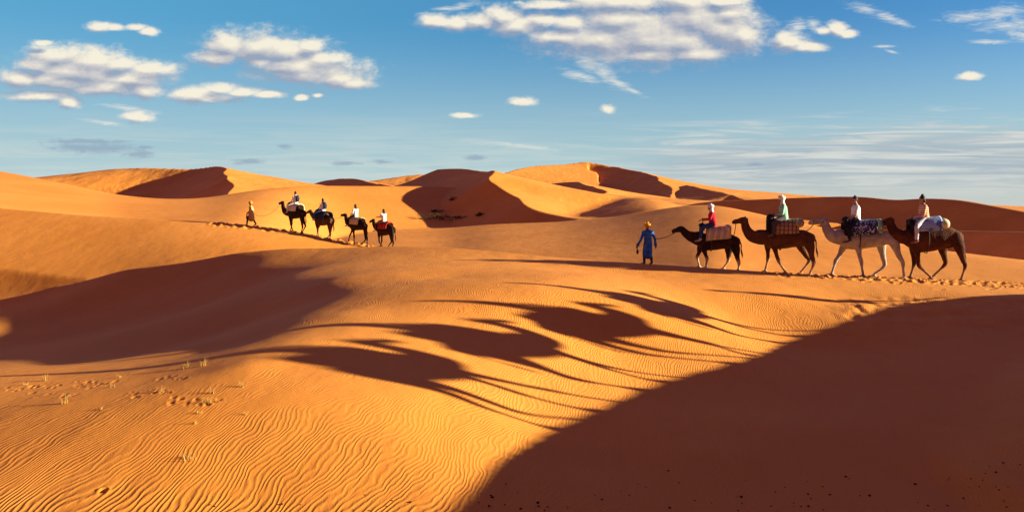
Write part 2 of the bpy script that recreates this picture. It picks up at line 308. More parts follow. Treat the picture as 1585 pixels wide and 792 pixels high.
_fc = np.array(F_CREST, float)
_fY = smooth_table(_fc[:, 0], _fc[:, 2], 25)
_m1Y = smooth_table([c[0] for c in M1], [c[2] for c in M1], 25)
def ground(X, Y):
    X = np.asarray(X, float); Y = np.asarray(Y, float); shp = X.shape; X = X.ravel(); Y = Y.ravel()
    Ys = np.maximum(Y, 2.0)
    px = CX + FPX * X / Ys
    z = np.full(X.shape, -7.0) + np.clip((Y - 60) / 400, 0, 1) * 4 + 3.0 * fbm2(X, Y, 260, 5, 3) * np.clip((Y - 150) / 300, 0, 1)
    near = (Y < 80)
    xn, yn, pn = X[near], Y[near], px[near]
    yc = _fY(pn); over = yn - yc
    # the near dune is clamped outside the region the control points cover
    xe = np.clip(xn, -36, 26); ye = np.clip(np.minimum(yn, yc), 3.5, 60)
    f = tps(xe, ye)
    o = np.maximum(over, 0); f = f - 6 * (1 - np.exp(-0.22 * (np.sqrt(o * o + .36) - .6) / 6.0))
    # ridge beyond the right edge, with its west face sheltering the bowl
    rr = crest_dune(xn, yn, [(a, b, c, .85, .12, 4.0, 3.0) for a, b, c in R_RIDGE], -6)
    f = smax(f, rr - .35 * np.maximum(6 - xn, 0), 0.12)
    f = f + 0.05 * fbm2(xn, yn, 6.0, 3, 2)
    zn = z[near]
    z[near] = np.maximum(zn, f)
    mid = (Y > 28) & (Y < 400)
    xm, ym, pm = X[mid], Y[mid], px[mid]
    a = band_dune(pm, ym, M1, [(-400, .28), (0, .28), (200, .25), (400, .17), (700, .1)], 60, .12, 4, 22, .5)
    b = band_dune(pm, ym, M2, [(0, .115), (300, .075), (400, .095), (490, .17), (570, .24), (700, .24)], 25, .3, 6)
    v = band_dune(pm, ym, V, [(0, .02), (600, .015), (900, .032), (980, .05), (1060, .07), (1200, .068), (1440, .056), (1600, .055)], 15, .35, 5, 26, 3)
    r = band_dune(pm, ym, R, .45, 60, .3, 12, 16, 2)
    r2 = band_dune(pm, ym, R2, .40, 30, .2, 5, 20, 1)
    fy = _fY(pm); dn = lambda off, k: k * np.maximum(fy + off - ym, 0)
    a = a - dn(1.2, .32); b = b - .3 * np.maximum(_m1Y(pm) + 4 - ym, 0); v = v - dn(2, .5); r = r - dn(25, .5); r2 = r2 - dn(12, .5)
    m = z[mid]
    m = smax(m, a, .12); m = smax(m, b, .3); m = smax(m, v, .25); m = np.maximum(m, r2); m = np.maximum(m, r)
    m = m + .12 * fbm2(xm, ym, 22, 9, 2) * np.clip((ym - 70) / 60, 0, 1)
    z[mid] = m
    far = Y > 70
    xf, yf = X[far], Y[far]; f = z[far]
    wob = 1 + 0 * xf
    for i, d in enumerate(DUNES):
        P = np.array(d); H = P[:, 2].max() + 30; mg = 260 if P[:, 1].max() < 700 else 900
        sel = (xf > P[:, 0].min() - mg) & (xf < P[:, 0].max() + mg) & (yf > P[:, 1].min() - mg) & (yf < P[:, 1].max() + mg)
        sc = P[:, 1].mean()
        wx = xf[sel] + fbm2(xf[sel], yf[sel], sc * .09, 20 + i, 3) * sc * .012
        wy = yf[sel] + fbm2(xf[sel], yf[sel], sc * .09, 60 + i, 3) * sc * .012
        c = crest_dune(wx, wy, d, rnd=2.5 if i == 6 else 0.0)
        f[sel] = np.maximum(f[sel], c) if i != 6 else smax(f[sel], c, .8)
    z[far] = f
    return z.reshape(shp)

def terrain_rows():
    ys = list(np.arange(-40, 0, 4.0)) + list(np.arange(0, 8, .5)); y = 8.0
    while y < 6500:
        ys.append(y)
        if y < 60: s = min(max(1.2 * y * y / 4100, .03), .16 if y < 50 else .3)
        elif y < 220: s = .3 + (y - 60) * .006
        else: s = y * .0065
        y += s
    return np.array(ys)

def build_terrain():
    ys = terrain_rows()
    uin = np.arange(-.62, .62, 1.15 / 900); 
    def outer(a, b, n): t = np.linspace(0, 1, n + 1)[1:]; return a + (b - a) * t ** 1.5
    ul = outer(-.62, -1.8, 90)[::-1]; ur = outer(.62, 1.8, 150)
    us = np.concatenate([ul, uin, ur])
    w = np.where(ys >= 0, ys + 6 * np.exp(-ys / 8.0), 6 - ys)
    X = us[None, :] * w[:, None]; Y = np.repeat(ys[:, None], len(us), 1)
    Z = np.zeros_like(X)
    for i in range(0, len(ys), 120): Z[i:i + 120] = ground(X[i:i + 120], Y[i:i + 120])
    Z = extra_relief(X, Y, Z)
    R_, C_ = X.shape
    co = np.stack([X, Y, Z], -1).reshape(-1, 3).astype(np.float32)
    i = np.arange(R_ - 1)[:, None] * C_ + np.arange(C_ - 1)[None]
    q = np.stack([i, i + 1, i + C_ + 1, i + C_], -1).reshape(-1, 4).astype(np.int32)
    me = bpy.data.meshes.new("sand_ground")
    me.vertices.add(len(co)); me.vertices.foreach_set("co", co.ravel())
    me.loops.add(q.size); me.loops.foreach_set("vertex_index", q.ravel())
    me.polygons.add(len(q)); me.polygons.foreach_set("loop_start", np.arange(0, q.size, 4, dtype=np.int32))
    me.polygons.foreach_set("use_smooth", np.ones(len(q), bool))
    me.update(calc_edges=True)
    o = bpy.data.objects.new("sand_ground", me); COL.objects.link(o); o["kind"] = "structure"
    return o, len(co)

def extra_relief(X, Y, Z): return Z
# ------------------------------------------------------------------ sand
def sand_material():
    m = bpy.data.materials.new("sand"); m.use_nodes = True; nt = m.node_tree; nt.nodes.clear()
    geo = N(nt, 'ShaderNodeNewGeometry'); pos = geo.outputs['Position']
    sp = N(nt, 'ShaderNodeSeparateXYZ', inp={0: pos}); x, y, z = sp.outputs
    b = N(nt, 'ShaderNodeBsdfPrincipled'); b.inputs['Roughness'].default_value = .8; b.inputs['Specular IOR Level'].default_value = .2
    n1 = N(nt, 'ShaderNodeTexNoise', inp={0: pos, 2: .11, 3: 4.0})
    n2 = N(nt, 'ShaderNodeTexNoise', inp={0: VM(nt, 'MULTIPLY', pos, (1.0, .35, 1.0)), 2: 2.2, 3: 5.0})
    n3 = N(nt, 'ShaderNodeTexNoise', inp={0: pos, 2: 55.0, 3: 2.0})
    c = MIXC(nt, SMOOTH(nt, n1.outputs[0], .35, .65), (.71, .242, .033, 1), (.78, .282, .048, 1))
    c = MIXC(nt, M(nt, 'MULTIPLY', SMOOTH(nt, n2.outputs[0], .45, .75), .22), c, (.60, .19, .030, 1))
    c = MIXC(nt, M(nt, 'MULTIPLY', SMOOTH(nt, n3.outputs[0], .50, .80), .35), c, (.50, .15, .03, 1))
    c = MIXC(nt, M(nt, 'MULTIPLY', SMOOTH(nt, n3.outputs[0], .25, .45, 1.0, 0.0), .20), c, (.85, .36, .08, 1))
    # wind ripples: warped bands, wavelength about a hand's breadth
    w1 = N(nt, 'ShaderNodeTexNoise', inp={0: VM(nt, 'MULTIPLY', pos, (.55, .30, 0)), 2: 1.0, 3: 2.0})
    w2 = N(nt, 'ShaderNodeTexNoise', inp={0: VM(nt, 'MULTIPLY', pos, (3.2, 1.3, 0)), 2: 1.0, 3: 2.0})
    w3 = N(nt, 'ShaderNodeTexNoise', inp={0: VM(nt, 'MULTIPLY', pos, (11, 4.0, 0)), 2: 1.0, 3: 1.0})
    ph = M(nt, 'ADD', x, M(nt, 'MULTIPLY', y, -.22))
    ph = M(nt, 'ADD', ph, M(nt, 'MULTIPLY', w1.outputs[0], 1.5))
    ph = M(nt, 'ADD', ph, M(nt, 'MULTIPLY', w2.outputs[0], .24))
    ph = M(nt, 'ADD', ph, M(nt, 'MULTIPLY', w3.outputs[0], .035))
    def band(wl):
        s = M(nt, 'SINE', M(nt, 'MULTIPLY', ph, 2 * math.pi / wl))
        return M(nt, 'POWER', M(nt, 'MULTIPLY_ADD', s, .5, .5), 1.5)
    near = SMOOTH(nt, M(nt, 'MULTIPLY_ADD', w1.outputs[0], 1.2, y), 10.15, 10.75, 1.0, 0.0)
    amp_n = N(nt, 'ShaderNodeTexNoise', inp={0: pos, 2: .35, 3: 2.0})
    amp = M(nt, 'MULTIPLY_ADD', SMOOTH(nt, amp_n.outputs[0], .32, .60), .45, .55)
    amp = M(nt, 'MULTIPLY', amp, SMOOTH(nt, y, 40, 110, 1.0, .3))
    amp = M(nt, 'MULTIPLY', amp, M(nt, 'SUBTRACT', 1.0, near))
    h = M(nt, 'MULTIPLY', band(.064), M(nt, 'MULTIPLY', amp, .0034))
    h = M(nt, 'ADD', h, M(nt, 'MULTIPLY', band(.080), M(nt, 'MULTIPLY', near, .0062)))
    big = N(nt, 'ShaderNodeTexNoise', inp={0: VM(nt, 'MULTIPLY', pos, (.9, .5, .9)), 2: 1.0, 3: 4.0})
    h = M(nt, 'ADD', h, M(nt, 'MULTIPLY', big.outputs[0], .05))
    h = M(nt, 'ADD', h, M(nt, 'MULTIPLY', n3.outputs[0], .003))
    h2 = N(nt, 'ShaderNodeTexNoise', inp={0: VM(nt, 'MULTIPLY', pos, (.16, .06, .1)), 2: 1.0, 3: 6.0})
    h = M(nt, 'ADD', h, M(nt, 'MULTIPLY', M(nt, 'MULTIPLY', h2.outputs[0], SMOOTH(nt, y, 70, 300)), .7))
    bp = N(nt, 'ShaderNodeBump', inp={0: 1.0, 1: 1.0}); bp.inputs['Height'].default_value = 0; nt.links.new(h, bp.inputs['Height'])
    nt.links.new(bp.outputs[0], b.inputs['Normal'])
    nt.links.new(c, b.inputs['Base Color'])
    N(nt, 'ShaderNodeOutputMaterial', inp={0: b.outputs[0]})
    return m
SAND = sand_material()

_rf = np.random.RandomState(11)
DIMPLES = []   # X, Y, radius, depth
def _dimple_list():
    # hoof prints along the near caravan's track
    for i in range(520):
        px = _rf.uniform(1180, 1800); yc = float(_fY(px)); t = (px - 1180) / 400
        Y = yc - abs(_rf.normal(0.5, .55)) * (0.5 + min(t, 1) * 1.1) + .2
        DIMPLES.append(((px - CX) / FPX * Y, Y, _rf.uniform(.10, .17), _rf.uniform(.015, .045)))
    # far caravan's track along its ridge
    m1 = smooth_table([c[0] for c in M1], [c[2] for c in M1], 25)
    for i in range(260):
        px = _rf.uniform(330, 625); Y = float(m1(px)) - abs(_rf.normal(.3, .8)) + .2
        DIMPLES.append(((px - CX) / FPX * Y, Y, _rf.uniform(.18, .32), _rf.uniform(.03, .07)))
    # scuffed patches on the lower left
    for cx, cy, n, sx, sy in ((32, 599, 12, 16, 2), (150, 590, 16, 22, 3), (285, 620, 9, 16, 5), (60, 597, 10, 14, 2), (230, 606, 12, 20, 4), (320, 622, 10, 8, 3), (160, 753, 4, 6, 3), (265, 582, 8, 10, 2), (90, 608, 8, 20, 3), (130, 594, 8, 14, 3)):
        for k in range(n):
            px = _rf.normal(cx, sx); py = _rf.normal(cy, sy)
            Y = 12.5 if py < 650 else 9.6
            for _ in range(4):
                z = float(tps(np.array([(px - CX) / FPX * Y]), np.array([Y]))[0]); Y = z * FPX / (HY - py)
            DIMPLES.append(((px - CX) / FPX * Y, Y, _rf.uniform(.03, .06), _rf.uniform(.006, .014)))
_dimple_list()
def extra_relief(X, Y, Z):
    ys = Y[:, 0]
    for (dx, dy, r, dep) in DIMPLES:
        i0 = np.searchsorted(ys, dy - 2.2 * r); i1 = np.searchsorted(ys, dy + 2.2 * r)
        if i1 <= i0: continue
        row = X[(i0 + i1) // 2]
        j0 = max(np.searchsorted(row, dx - 2.4 * r) - 2, 0); j1 = min(np.searchsorted(row, dx + 2.4 * r) + 2, X.shape[1])
        d = np.sqrt((X[i0:i1, j0:j1] - dx) ** 2 + (Y[i0:i1, j0:j1] - dy) ** 2) / r
        Z[i0:i1, j0:j1] += dep * (-np.exp(-d ** 4 * .9) + .45 * np.exp(-((d - 1.25) / .35) ** 2))
    # slumped sand on the rim of the bowl
    m = (Y > 20) & (Y < 29) & (X > 7) & (X < 18)
    px = CX + FPX * X[m] / Y[m]; py = HY - Z[m] * FPX / Y[m]
    k = np.clip((px - 1270) / 60, 0, 1) * np.clip((py - 456) / 8, 0, 1) * np.clip((530 - py) / 40, 0, 1)
    Z[m] += k * (.10 * fbm2(X[m], Y[m], .8, 41, 4) + .05 * fbm2(X[m], Y[m] * .3, .25, 42, 3))
    return Z
terr, nv = build_terrain()
terr.data.materials.append(SAND)
# ------------------------------------------------------------------ helpers for things
def gz(x, y): return float(ground(np.array([x]), np.array([y]))[0])
def at(px, Y): x = (px - CX) / FPX * Y; return x, Y, gz(x, Y)
def on_ground(px, py, Y0=16.0):
    Y = Y0
    for _ in range(14):
        z = gz((px - CX) / FPX * Y, Y); Y = .5 * Y + .5 * z * FPX / (HY - py)
    return (px - CX) / FPX * Y, Y, gz((px - CX) / FPX * Y, Y)
def thing(name, label, cat, loc=(0, 0, 0), yaw=0.0, pitch=0.0, group=None, scale=1.0):
    o = bpy.data.objects.new(name, None); COL.objects.link(o); o.empty_display_size = .2
    o.location = loc; o.rotation_euler = (0, pitch, yaw); o.scale = (scale,) * 3
    o["label"] = label; o["category"] = cat
    if group: o["group"] = group
    return o
def put(me, name, mat, parent=None, label=None):
    o = bpy.data.objects.new(name, me); COL.objects.link(o)
    if not me.materials: me.materials.append(None)
    o.material_slots[0].link = 'OBJECT'; o.material_slots[0].material = mat
    if parent is not None: o.parent = parent
    if label: o["label"] = label
    return o
def tag(o, label, cat, group=None):
    o["label"] = label; o["category"] = cat
    if group: o["group"] = group
    return o

class Shape:
    """gathers lofted tubes; mesh() returns them as one mesh, optionally fused into one skin"""
    def __init__(s): s.v = []; s.f = []
    def tube(s, pts, seg=14, sub=4, side=(0, 1, 0), cap=True):
        # pts: (x, y, z, r_side, r_up)
        P = np.array([p if len(p) == 5 else (*p, p[3]) for p in pts], float)
        Q = []
        for i in range(len(P) - 1):
            p0 = P[max(i - 1, 0)]; p1 = P[i]; p2 = P[i + 1]; p3 = P[min(i + 2, len(P) - 1)]
            for t in np.linspace(0, 1, sub, endpoint=False):
                q = 0.5 * ((2 * p1) + (-p0 + p2) * t + (2 * p0 - 5 * p1 + 4 * p2 - p3) * t * t + (-p0 + 3 * p1 - 3 * p2 + p3) * t ** 3)
                q[3:] = p1[3:] + (p2[3:] - p1[3:]) * (t * t * (3 - 2 * t)); Q.append(q)
        Q.append(P[-1]); Q = np.array(Q)
        T = np.gradient(Q[:, :3], axis=0); T /= np.linalg.norm(T, axis=1)[:, None] + 1e-9
        if cap:
            r0 = Q[0, 3:].mean(); r1 = Q[-1, 3:].mean(); a = []; b = []
            for k in (.98, .8, .45):
                h = math.sqrt(1 - k * k)
                a.append(np.array([*(Q[0, :3] - T[0] * r0 * k), *(Q[0, 3:] * h)])); b.append(np.array([*(Q[-1, :3] + T[-1] * r1 * k), *(Q[-1, 3:] * h)]))
            Q = np.vstack([a, Q, b[::-1]]); T = np.vstack([[T[0]] * 3, T, [T[-1]] * 3])
        base = len(s.v); S0 = np.array(side, float)
        for q, t in zip(Q, T):
            S = S0 - t * S0.dot(t)
            if np.linalg.norm(S) < .15: S = np.cross(t, (.3, .2, 1.0))
            S /= np.linalg.norm(S); U = np.cross(t, S)
            for j in range(seg):
                a = 2 * math.pi * j / seg
                s.v.append(tuple(q[:3] + S * math.cos(a) * q[3] + U * math.sin(a) * q[4]))
        n = len(Q)
        for i in range(n - 1):
            for j in range(seg):
                a = base + i * seg + j; b = base + i * seg + (j + 1) % seg
                s.f.append((a, b, b + seg, a + seg))
        s.f.append(tuple(base + j for j in range(seg))[::-1]); s.f.append(tuple(base + (n - 1) * seg + j for j in range(seg)))
        return s
    def ball(s, c, r, seg=14):
        rx, ry, rz = r if hasattr(r, '__len__') else (r, r, r)
        base = len(s.v); n = 9
        for i in range(1, n):
            th = math.pi * i / n
            for j in range(seg):
                a = 2 * math.pi * j / seg
                s.v.append((c[0] + rx * math.sin(th) * math.cos(a), c[1] + ry * math.sin(th) * math.sin(a), c[2] + rz * math.cos(th)))
        for i in range(n - 2):
            for j in range(seg):
                a = base + i * seg + j; b = base + i * seg + (j + 1) % seg
                s.f.append((a, a + seg, b + seg, b))
        t = len(s.v); s.v += [(c[0], c[1], c[2] + rz), (c[0], c[1], c[2] - rz)]
        for j in range(seg):
            s.f.append((t, base + j, base + (j + 1) % seg))
            e = base + (n - 2) * seg
            s.f.append((t + 1, e + (j + 1) % seg, e + j))
        return s
    def mesh(s, name, voxel=None, smooth=4, subsurf=0):
        me = bpy.data.meshes.new(name); me.from_pydata(s.v, [], s.f); me.update()
        if voxel:
            o = bpy.data.objects.new("t", me); COL.objects.link(o)
            r = o.modifiers.new("r", 'REMESH'); r.mode = 'VOXEL'; r.voxel_size = voxel; r.use_smooth_shade = True
            if smooth:
                k = o.modifiers.new("s", 'SMOOTH'); k.factor = .5; k.iterations = smooth
            dg = bpy.context.evaluated_depsgraph_get()
            new = bpy.data.meshes.new_from_object(o.evaluated_get(dg)); new.name = name
            bpy.data.objects.remove(o); bpy.data.meshes.remove(me); me = new
        me.polygons.foreach_set("use_smooth", np.ones(len(me.polygons), bool))
        return me

def cloth(name, c1, c2=None, scale=8.0, rough=.9, bump=.006, pattern=None):
    m = bpy.data.materials.new(name); m.use_nodes = True; nt = m.node_tree; nt.nodes.clear()
    tc = N(nt, 'ShaderNodeTexCoord'); P = tc.outputs['Object']
    b = N(nt, 'ShaderNodeBsdfPrincipled'); b.inputs['Roughness'].default_value = rough; b.inputs['Specular IOR Level'].default_value = .2
    n1 = N(nt, 'ShaderNodeTexNoise', inp={0: P, 2: scale, 3: 4.0})
    c2 = c2 or tuple(v * .72 for v in c1)
    col = MIXC(nt, SMOOTH(nt, n1.outputs[0], .38, .66), (*c1, 1), (*c2, 1))
    if pattern:
        sp = N(nt, 'ShaderNodeSeparateXYZ', inp={0: P}); X, Y, Z = sp.outputs
        kind, c3, k = pattern[:3]
        if kind == 'hstripe': f = SMOOTH(nt, M(nt, 'SINE', M(nt, 'MULTIPLY', Z, k)), -.2, .2)
        elif kind == 'vstripe': f = SMOOTH(nt, M(nt, 'SINE', M(nt, 'ADD', M(nt, 'MULTIPLY', X, k), M(nt, 'MULTIPLY', Z, k * .12))), .1, .5)
        elif kind == 'check':
            f = M(nt, 'MAXIMUM', SMOOTH(nt, M(nt, 'SINE', M(nt, 'MULTIPLY', X, k)), .3, .6), M(nt, 'MULTIPLY', SMOOTH(nt, M(nt, 'SINE', M(nt, 'MULTIPLY', Z, k)), .3, .6), .7))
        elif kind == 'spots':
            vo = N(nt, 'ShaderNodeTexVoronoi', inp={0: P, 2: k}); f = SMOOTH(nt, vo.outputs['Distance'], .30, .42)
        elif kind == 'patch':
            vo = N(nt, 'ShaderNodeTexNoise', inp={0: P, 2: k, 3: 1.0}); f = SMOOTH(nt, vo.outputs[0], .56, .60)
        elif kind == 'below':  # paler below a height (own coat colour)
            f = SMOOTH(nt, M(nt, 'ADD', Z, M(nt, 'MULTIPLY', n1.outputs[0], .25)), k, k + pattern[3], 1.0, 0.0)
        col = MIXC(nt, f, col, (*c3, 1))
    nt.links.new(col, b.inputs['Base Color'])
    n2 = N(nt, 'ShaderNodeTexNoise', inp={0: P, 2: scale * 4, 3: 3.0})
    bp = N(nt, 'ShaderNodeBump', inp={0: .8, 1: bump}); nt.links.new(n2.outputs[0], bp.inputs['Height']); nt.links.new(bp.outputs[0], b.inputs['Normal'])
    N(nt, 'ShaderNodeOutputMaterial', inp={0: b.outputs[0]})
    return m
# ------------------------------------------------------------------ camels
class CamelSpec: pass
def camel_mesh(key, sc, x0, gy, neck, head, fl, rl, belly, back, front, rear, low=False):
    """measured side view -> metres: x forward, z up.  fl, rl: two chains each of (x, y) joints"""
    L = lambda p: ((x0 - p[0]) / sc, (gy - p[1]) / sc)
    s = Shape()
    bz = (gy - belly) / sc; tz = (gy - back) / sc; xf = (x0 - front) / sc; xr = (x0 - rear) / sc; H = tz - bz
    cz = (bz + tz) / 2; ln = xf - xr
    # trunk: chest deep, tucked up towards the flank
    s.tube([(xr + .10, 0, cz + .10 * H, .15, H * .30), (xr + .22 * ln, 0, cz + .10 * H, .27, H * .46), (xr + .40 * ln, 0, cz + .05 * H, .33, H * .47),
            (xr + .60 * ln, 0, cz - .01 * H, .36, H * .52), (xr + .78 * ln, 0, cz - .05 * H, .32, H * .53), (xf - .12, 0, cz + .02 * H, .21, H * .40)], seg=20)
    s.tube([(xr + .30 * ln, 0, tz - .12, .16, .14), (xr + .50 * ln, 0, tz + .10, .15, .20), (xr + .68 * ln, 0, tz - .10, .15, .14)], seg=14)      # hump
    s.ball((xf - .22, 0, bz + .06), (.14, .12, .10))                                                                  # chest pad
    nk = [L(p) for p in neck]; n = len(nk)
    s.tube([(a, 0, b, .10 + .12 * (i / (n - 1)) ** 1.3, .135 + .16 * (i / (n - 1)) ** 1.3) for i, (a, b) in enumerate(nk)] + [(xf - .28, 0, cz + .05 * H, .25, H * .42)], seg=16)
    nose, poll = [np.array(L(p)) for p in head]
    d = poll - nose; q = lambda t, up=0: (nose[0] + d[0] * t, 0, nose[1] + d[1] * t + up)
    s.tube([(*q(.07, -.02), .056, .062), (*q(.22, -.005), .070, .084), (*q(.45, .0), .068, .085), (*q(.68, .01), .088, .112), (*q(.88, .0), .10, .125), (*q(1.0, -.03), .09, .13)], seg=14)
    s.tube([(*q(.03, -.07), .038, .03), (*q(.22, -.082), .048, .032), (*q(.5, -.075), .045, .04), (*q(.8, -.09), .06, .05)], seg=10)            # lower jaw
    for sd in (-1, 1):
        e = q(.90, .07); s.tube([(e[0], sd * .065, e[2], .024), (e[0] - .025, sd * .095, e[2] + .05, .022), (e[0] - .04, sd * .11, e[2] + .09, .012)], seg=8)
        bw = q(.68, .07); s.ball((bw[0], sd * .06, bw[2]), (.045, .03, .03), 10)
    for chain, yy, hind in ((fl[0], .17, 0), (fl[1], -.17, 0), (rl[0], .17, 1), (rl[1], -.17, 1)):
        J = [L(p) for p in chain]
        top, kn, ft = J
        if not hind:
            m = ((top[0] * .35 + kn[0] * .65), (top[1] * .35 + kn[1] * .65))
            s.tube([(xf - .24, yy * .8, cz + .12, .12, .20), (top[0], yy * .95, top[1] + .12, .11, .155), (m[0], yy, m[1], .062, .075), (kn[0], yy, kn[1], .066, .078),
                    ((kn[0] * .6 + ft[0] * .4), yy, (kn[1] * .6 + ft[1] * .4), .040, .045), (ft[0] + (kn[0] - ft[0]) * .1, yy, .13, .042, .046), (ft[0], yy, .06, .06, .06)], seg=12)
        else:
            m = ((top[0] * .45 + kn[0] * .55), (top[1] * .45 + kn[1] * .55))
            s.tube([(xr + .24, yy * .8, cz + .12, .13, .24), (top[0], yy * .95, top[1] + .12, .13, .19), (m[0], yy, m[1], .075, .10), (kn[0], yy, kn[1], .056, .078),
                    ((kn[0] * .6 + ft[0] * .4), yy, (kn[1] * .6 + ft[1] * .4), .038, .044), (ft[0] + (kn[0] - ft[0]) * .1, yy, .13, .040, .046), (ft[0], yy, .06, .058, .06)], seg=12)
        s.tube([(ft[0] - .06, yy, .035, .07, .035), (ft[0] + .09, yy, .035, .075, .033)], seg=12)
    me = s.mesh("camel_body_" + key, voxel=.03 if low else .021, smooth=5)
    # tail, eyes and halter are meshes of their own
    t = Shape(); t.tube([(xr + .04, 0, cz + .16 * H, .035), (xr - .08, 0, cz + .02 * H, .028), (xr - .11, .01, cz - .26 * H, .022), (xr - .12, .02, cz - .5 * H, .018)], seg=8)
    rr = random.Random(3)
    for k in range(9):
        t.tube([(xr - .11, .01, cz - (.25 + .03 * k) * H, .012), (xr - .13 - rr.uniform(0, .06), rr.uniform(-.04, .05), cz - (.52 + .03 * k) * H, .010), (xr - .14 - rr.uniform(0, .08), rr.uniform(-.05, .06), cz - (.68 + .03 * k) * H, .004)], seg=5, sub=2)
    S = CamelSpec(); S.body = me; S.tail = t.mesh("camel_tail_" + key)
    e = Shape(); p = q(.66, .035); e.ball((p[0], .078, p[2]), .017, 8); S.eye_l = e.mesh("camel_eye_a")
    e = Shape(); e.ball((p[0], -.078, p[2]), .017, 8); S.eye_r = e.mesh("camel_eye_b")
    h = Shape()
    def loop(t0, t1, ry, rz, up):
        pts = []
        for k in range(13):
            a = 2 * math.pi * k / 12; c = q(t0 + (t1 - t0) * (0.5 - .5 * math.cos(a)), up)
            pts.append((c[0], ry * math.sin(a), c[2] + rz * math.cos(a), .009))
        h.tube(pts, seg=6, sub=2, cap=False)
    loop(.30, .26, .072, .092, -.015); loop(.97, .80, .105, .13, -.015)
    for sd in (-1, 1):
        a = q(.28, -.02); b_ = q(.9, -.03); h.tube([(a[0], sd * .074, a[2], .008), ((a[0] + b_[0]) / 2, sd * .09, (a[2] + b_[2]) / 2 - .01, .008), (b_[0], sd * .103, b_[2], .008)], seg=6, sub=2)
    S.halter = h.mesh("camel_halter_" + key)
    S.nose = (q(.28)[0], 0, q(.28, -.11)[2]); S.tz = tz; S.cz = cz; S.bz = bz; S.xf = xf; S.xr = xr; S.H = H
    return S
def camel(spec, coat, label, loc, yaw, pitch, group, scale=1.0, hal=None, tailm=None, parts=True):
    t = thing("camel", label, "camel", loc, yaw, pitch, group, scale)
    put(spec.body, "body", coat, t); put(spec.tail, "tail", tailm or coat, t)
    if parts:
        put(spec.eye_l, "eye", MAT['eye'], t); put(spec.eye_r, "eye", MAT['eye'], t)
        put(spec.halter, "halter", hal or MAT['rope'], t)
    t["_x"] = 0; del t["_x"]
    return t
def local(root, p):
    m = Matrix.Translation(root.location) @ root.rotation_euler.to_matrix().to_4x4() @ Matrix.Diagonal((*root.scale, 1))
    return m @ Vector(p)
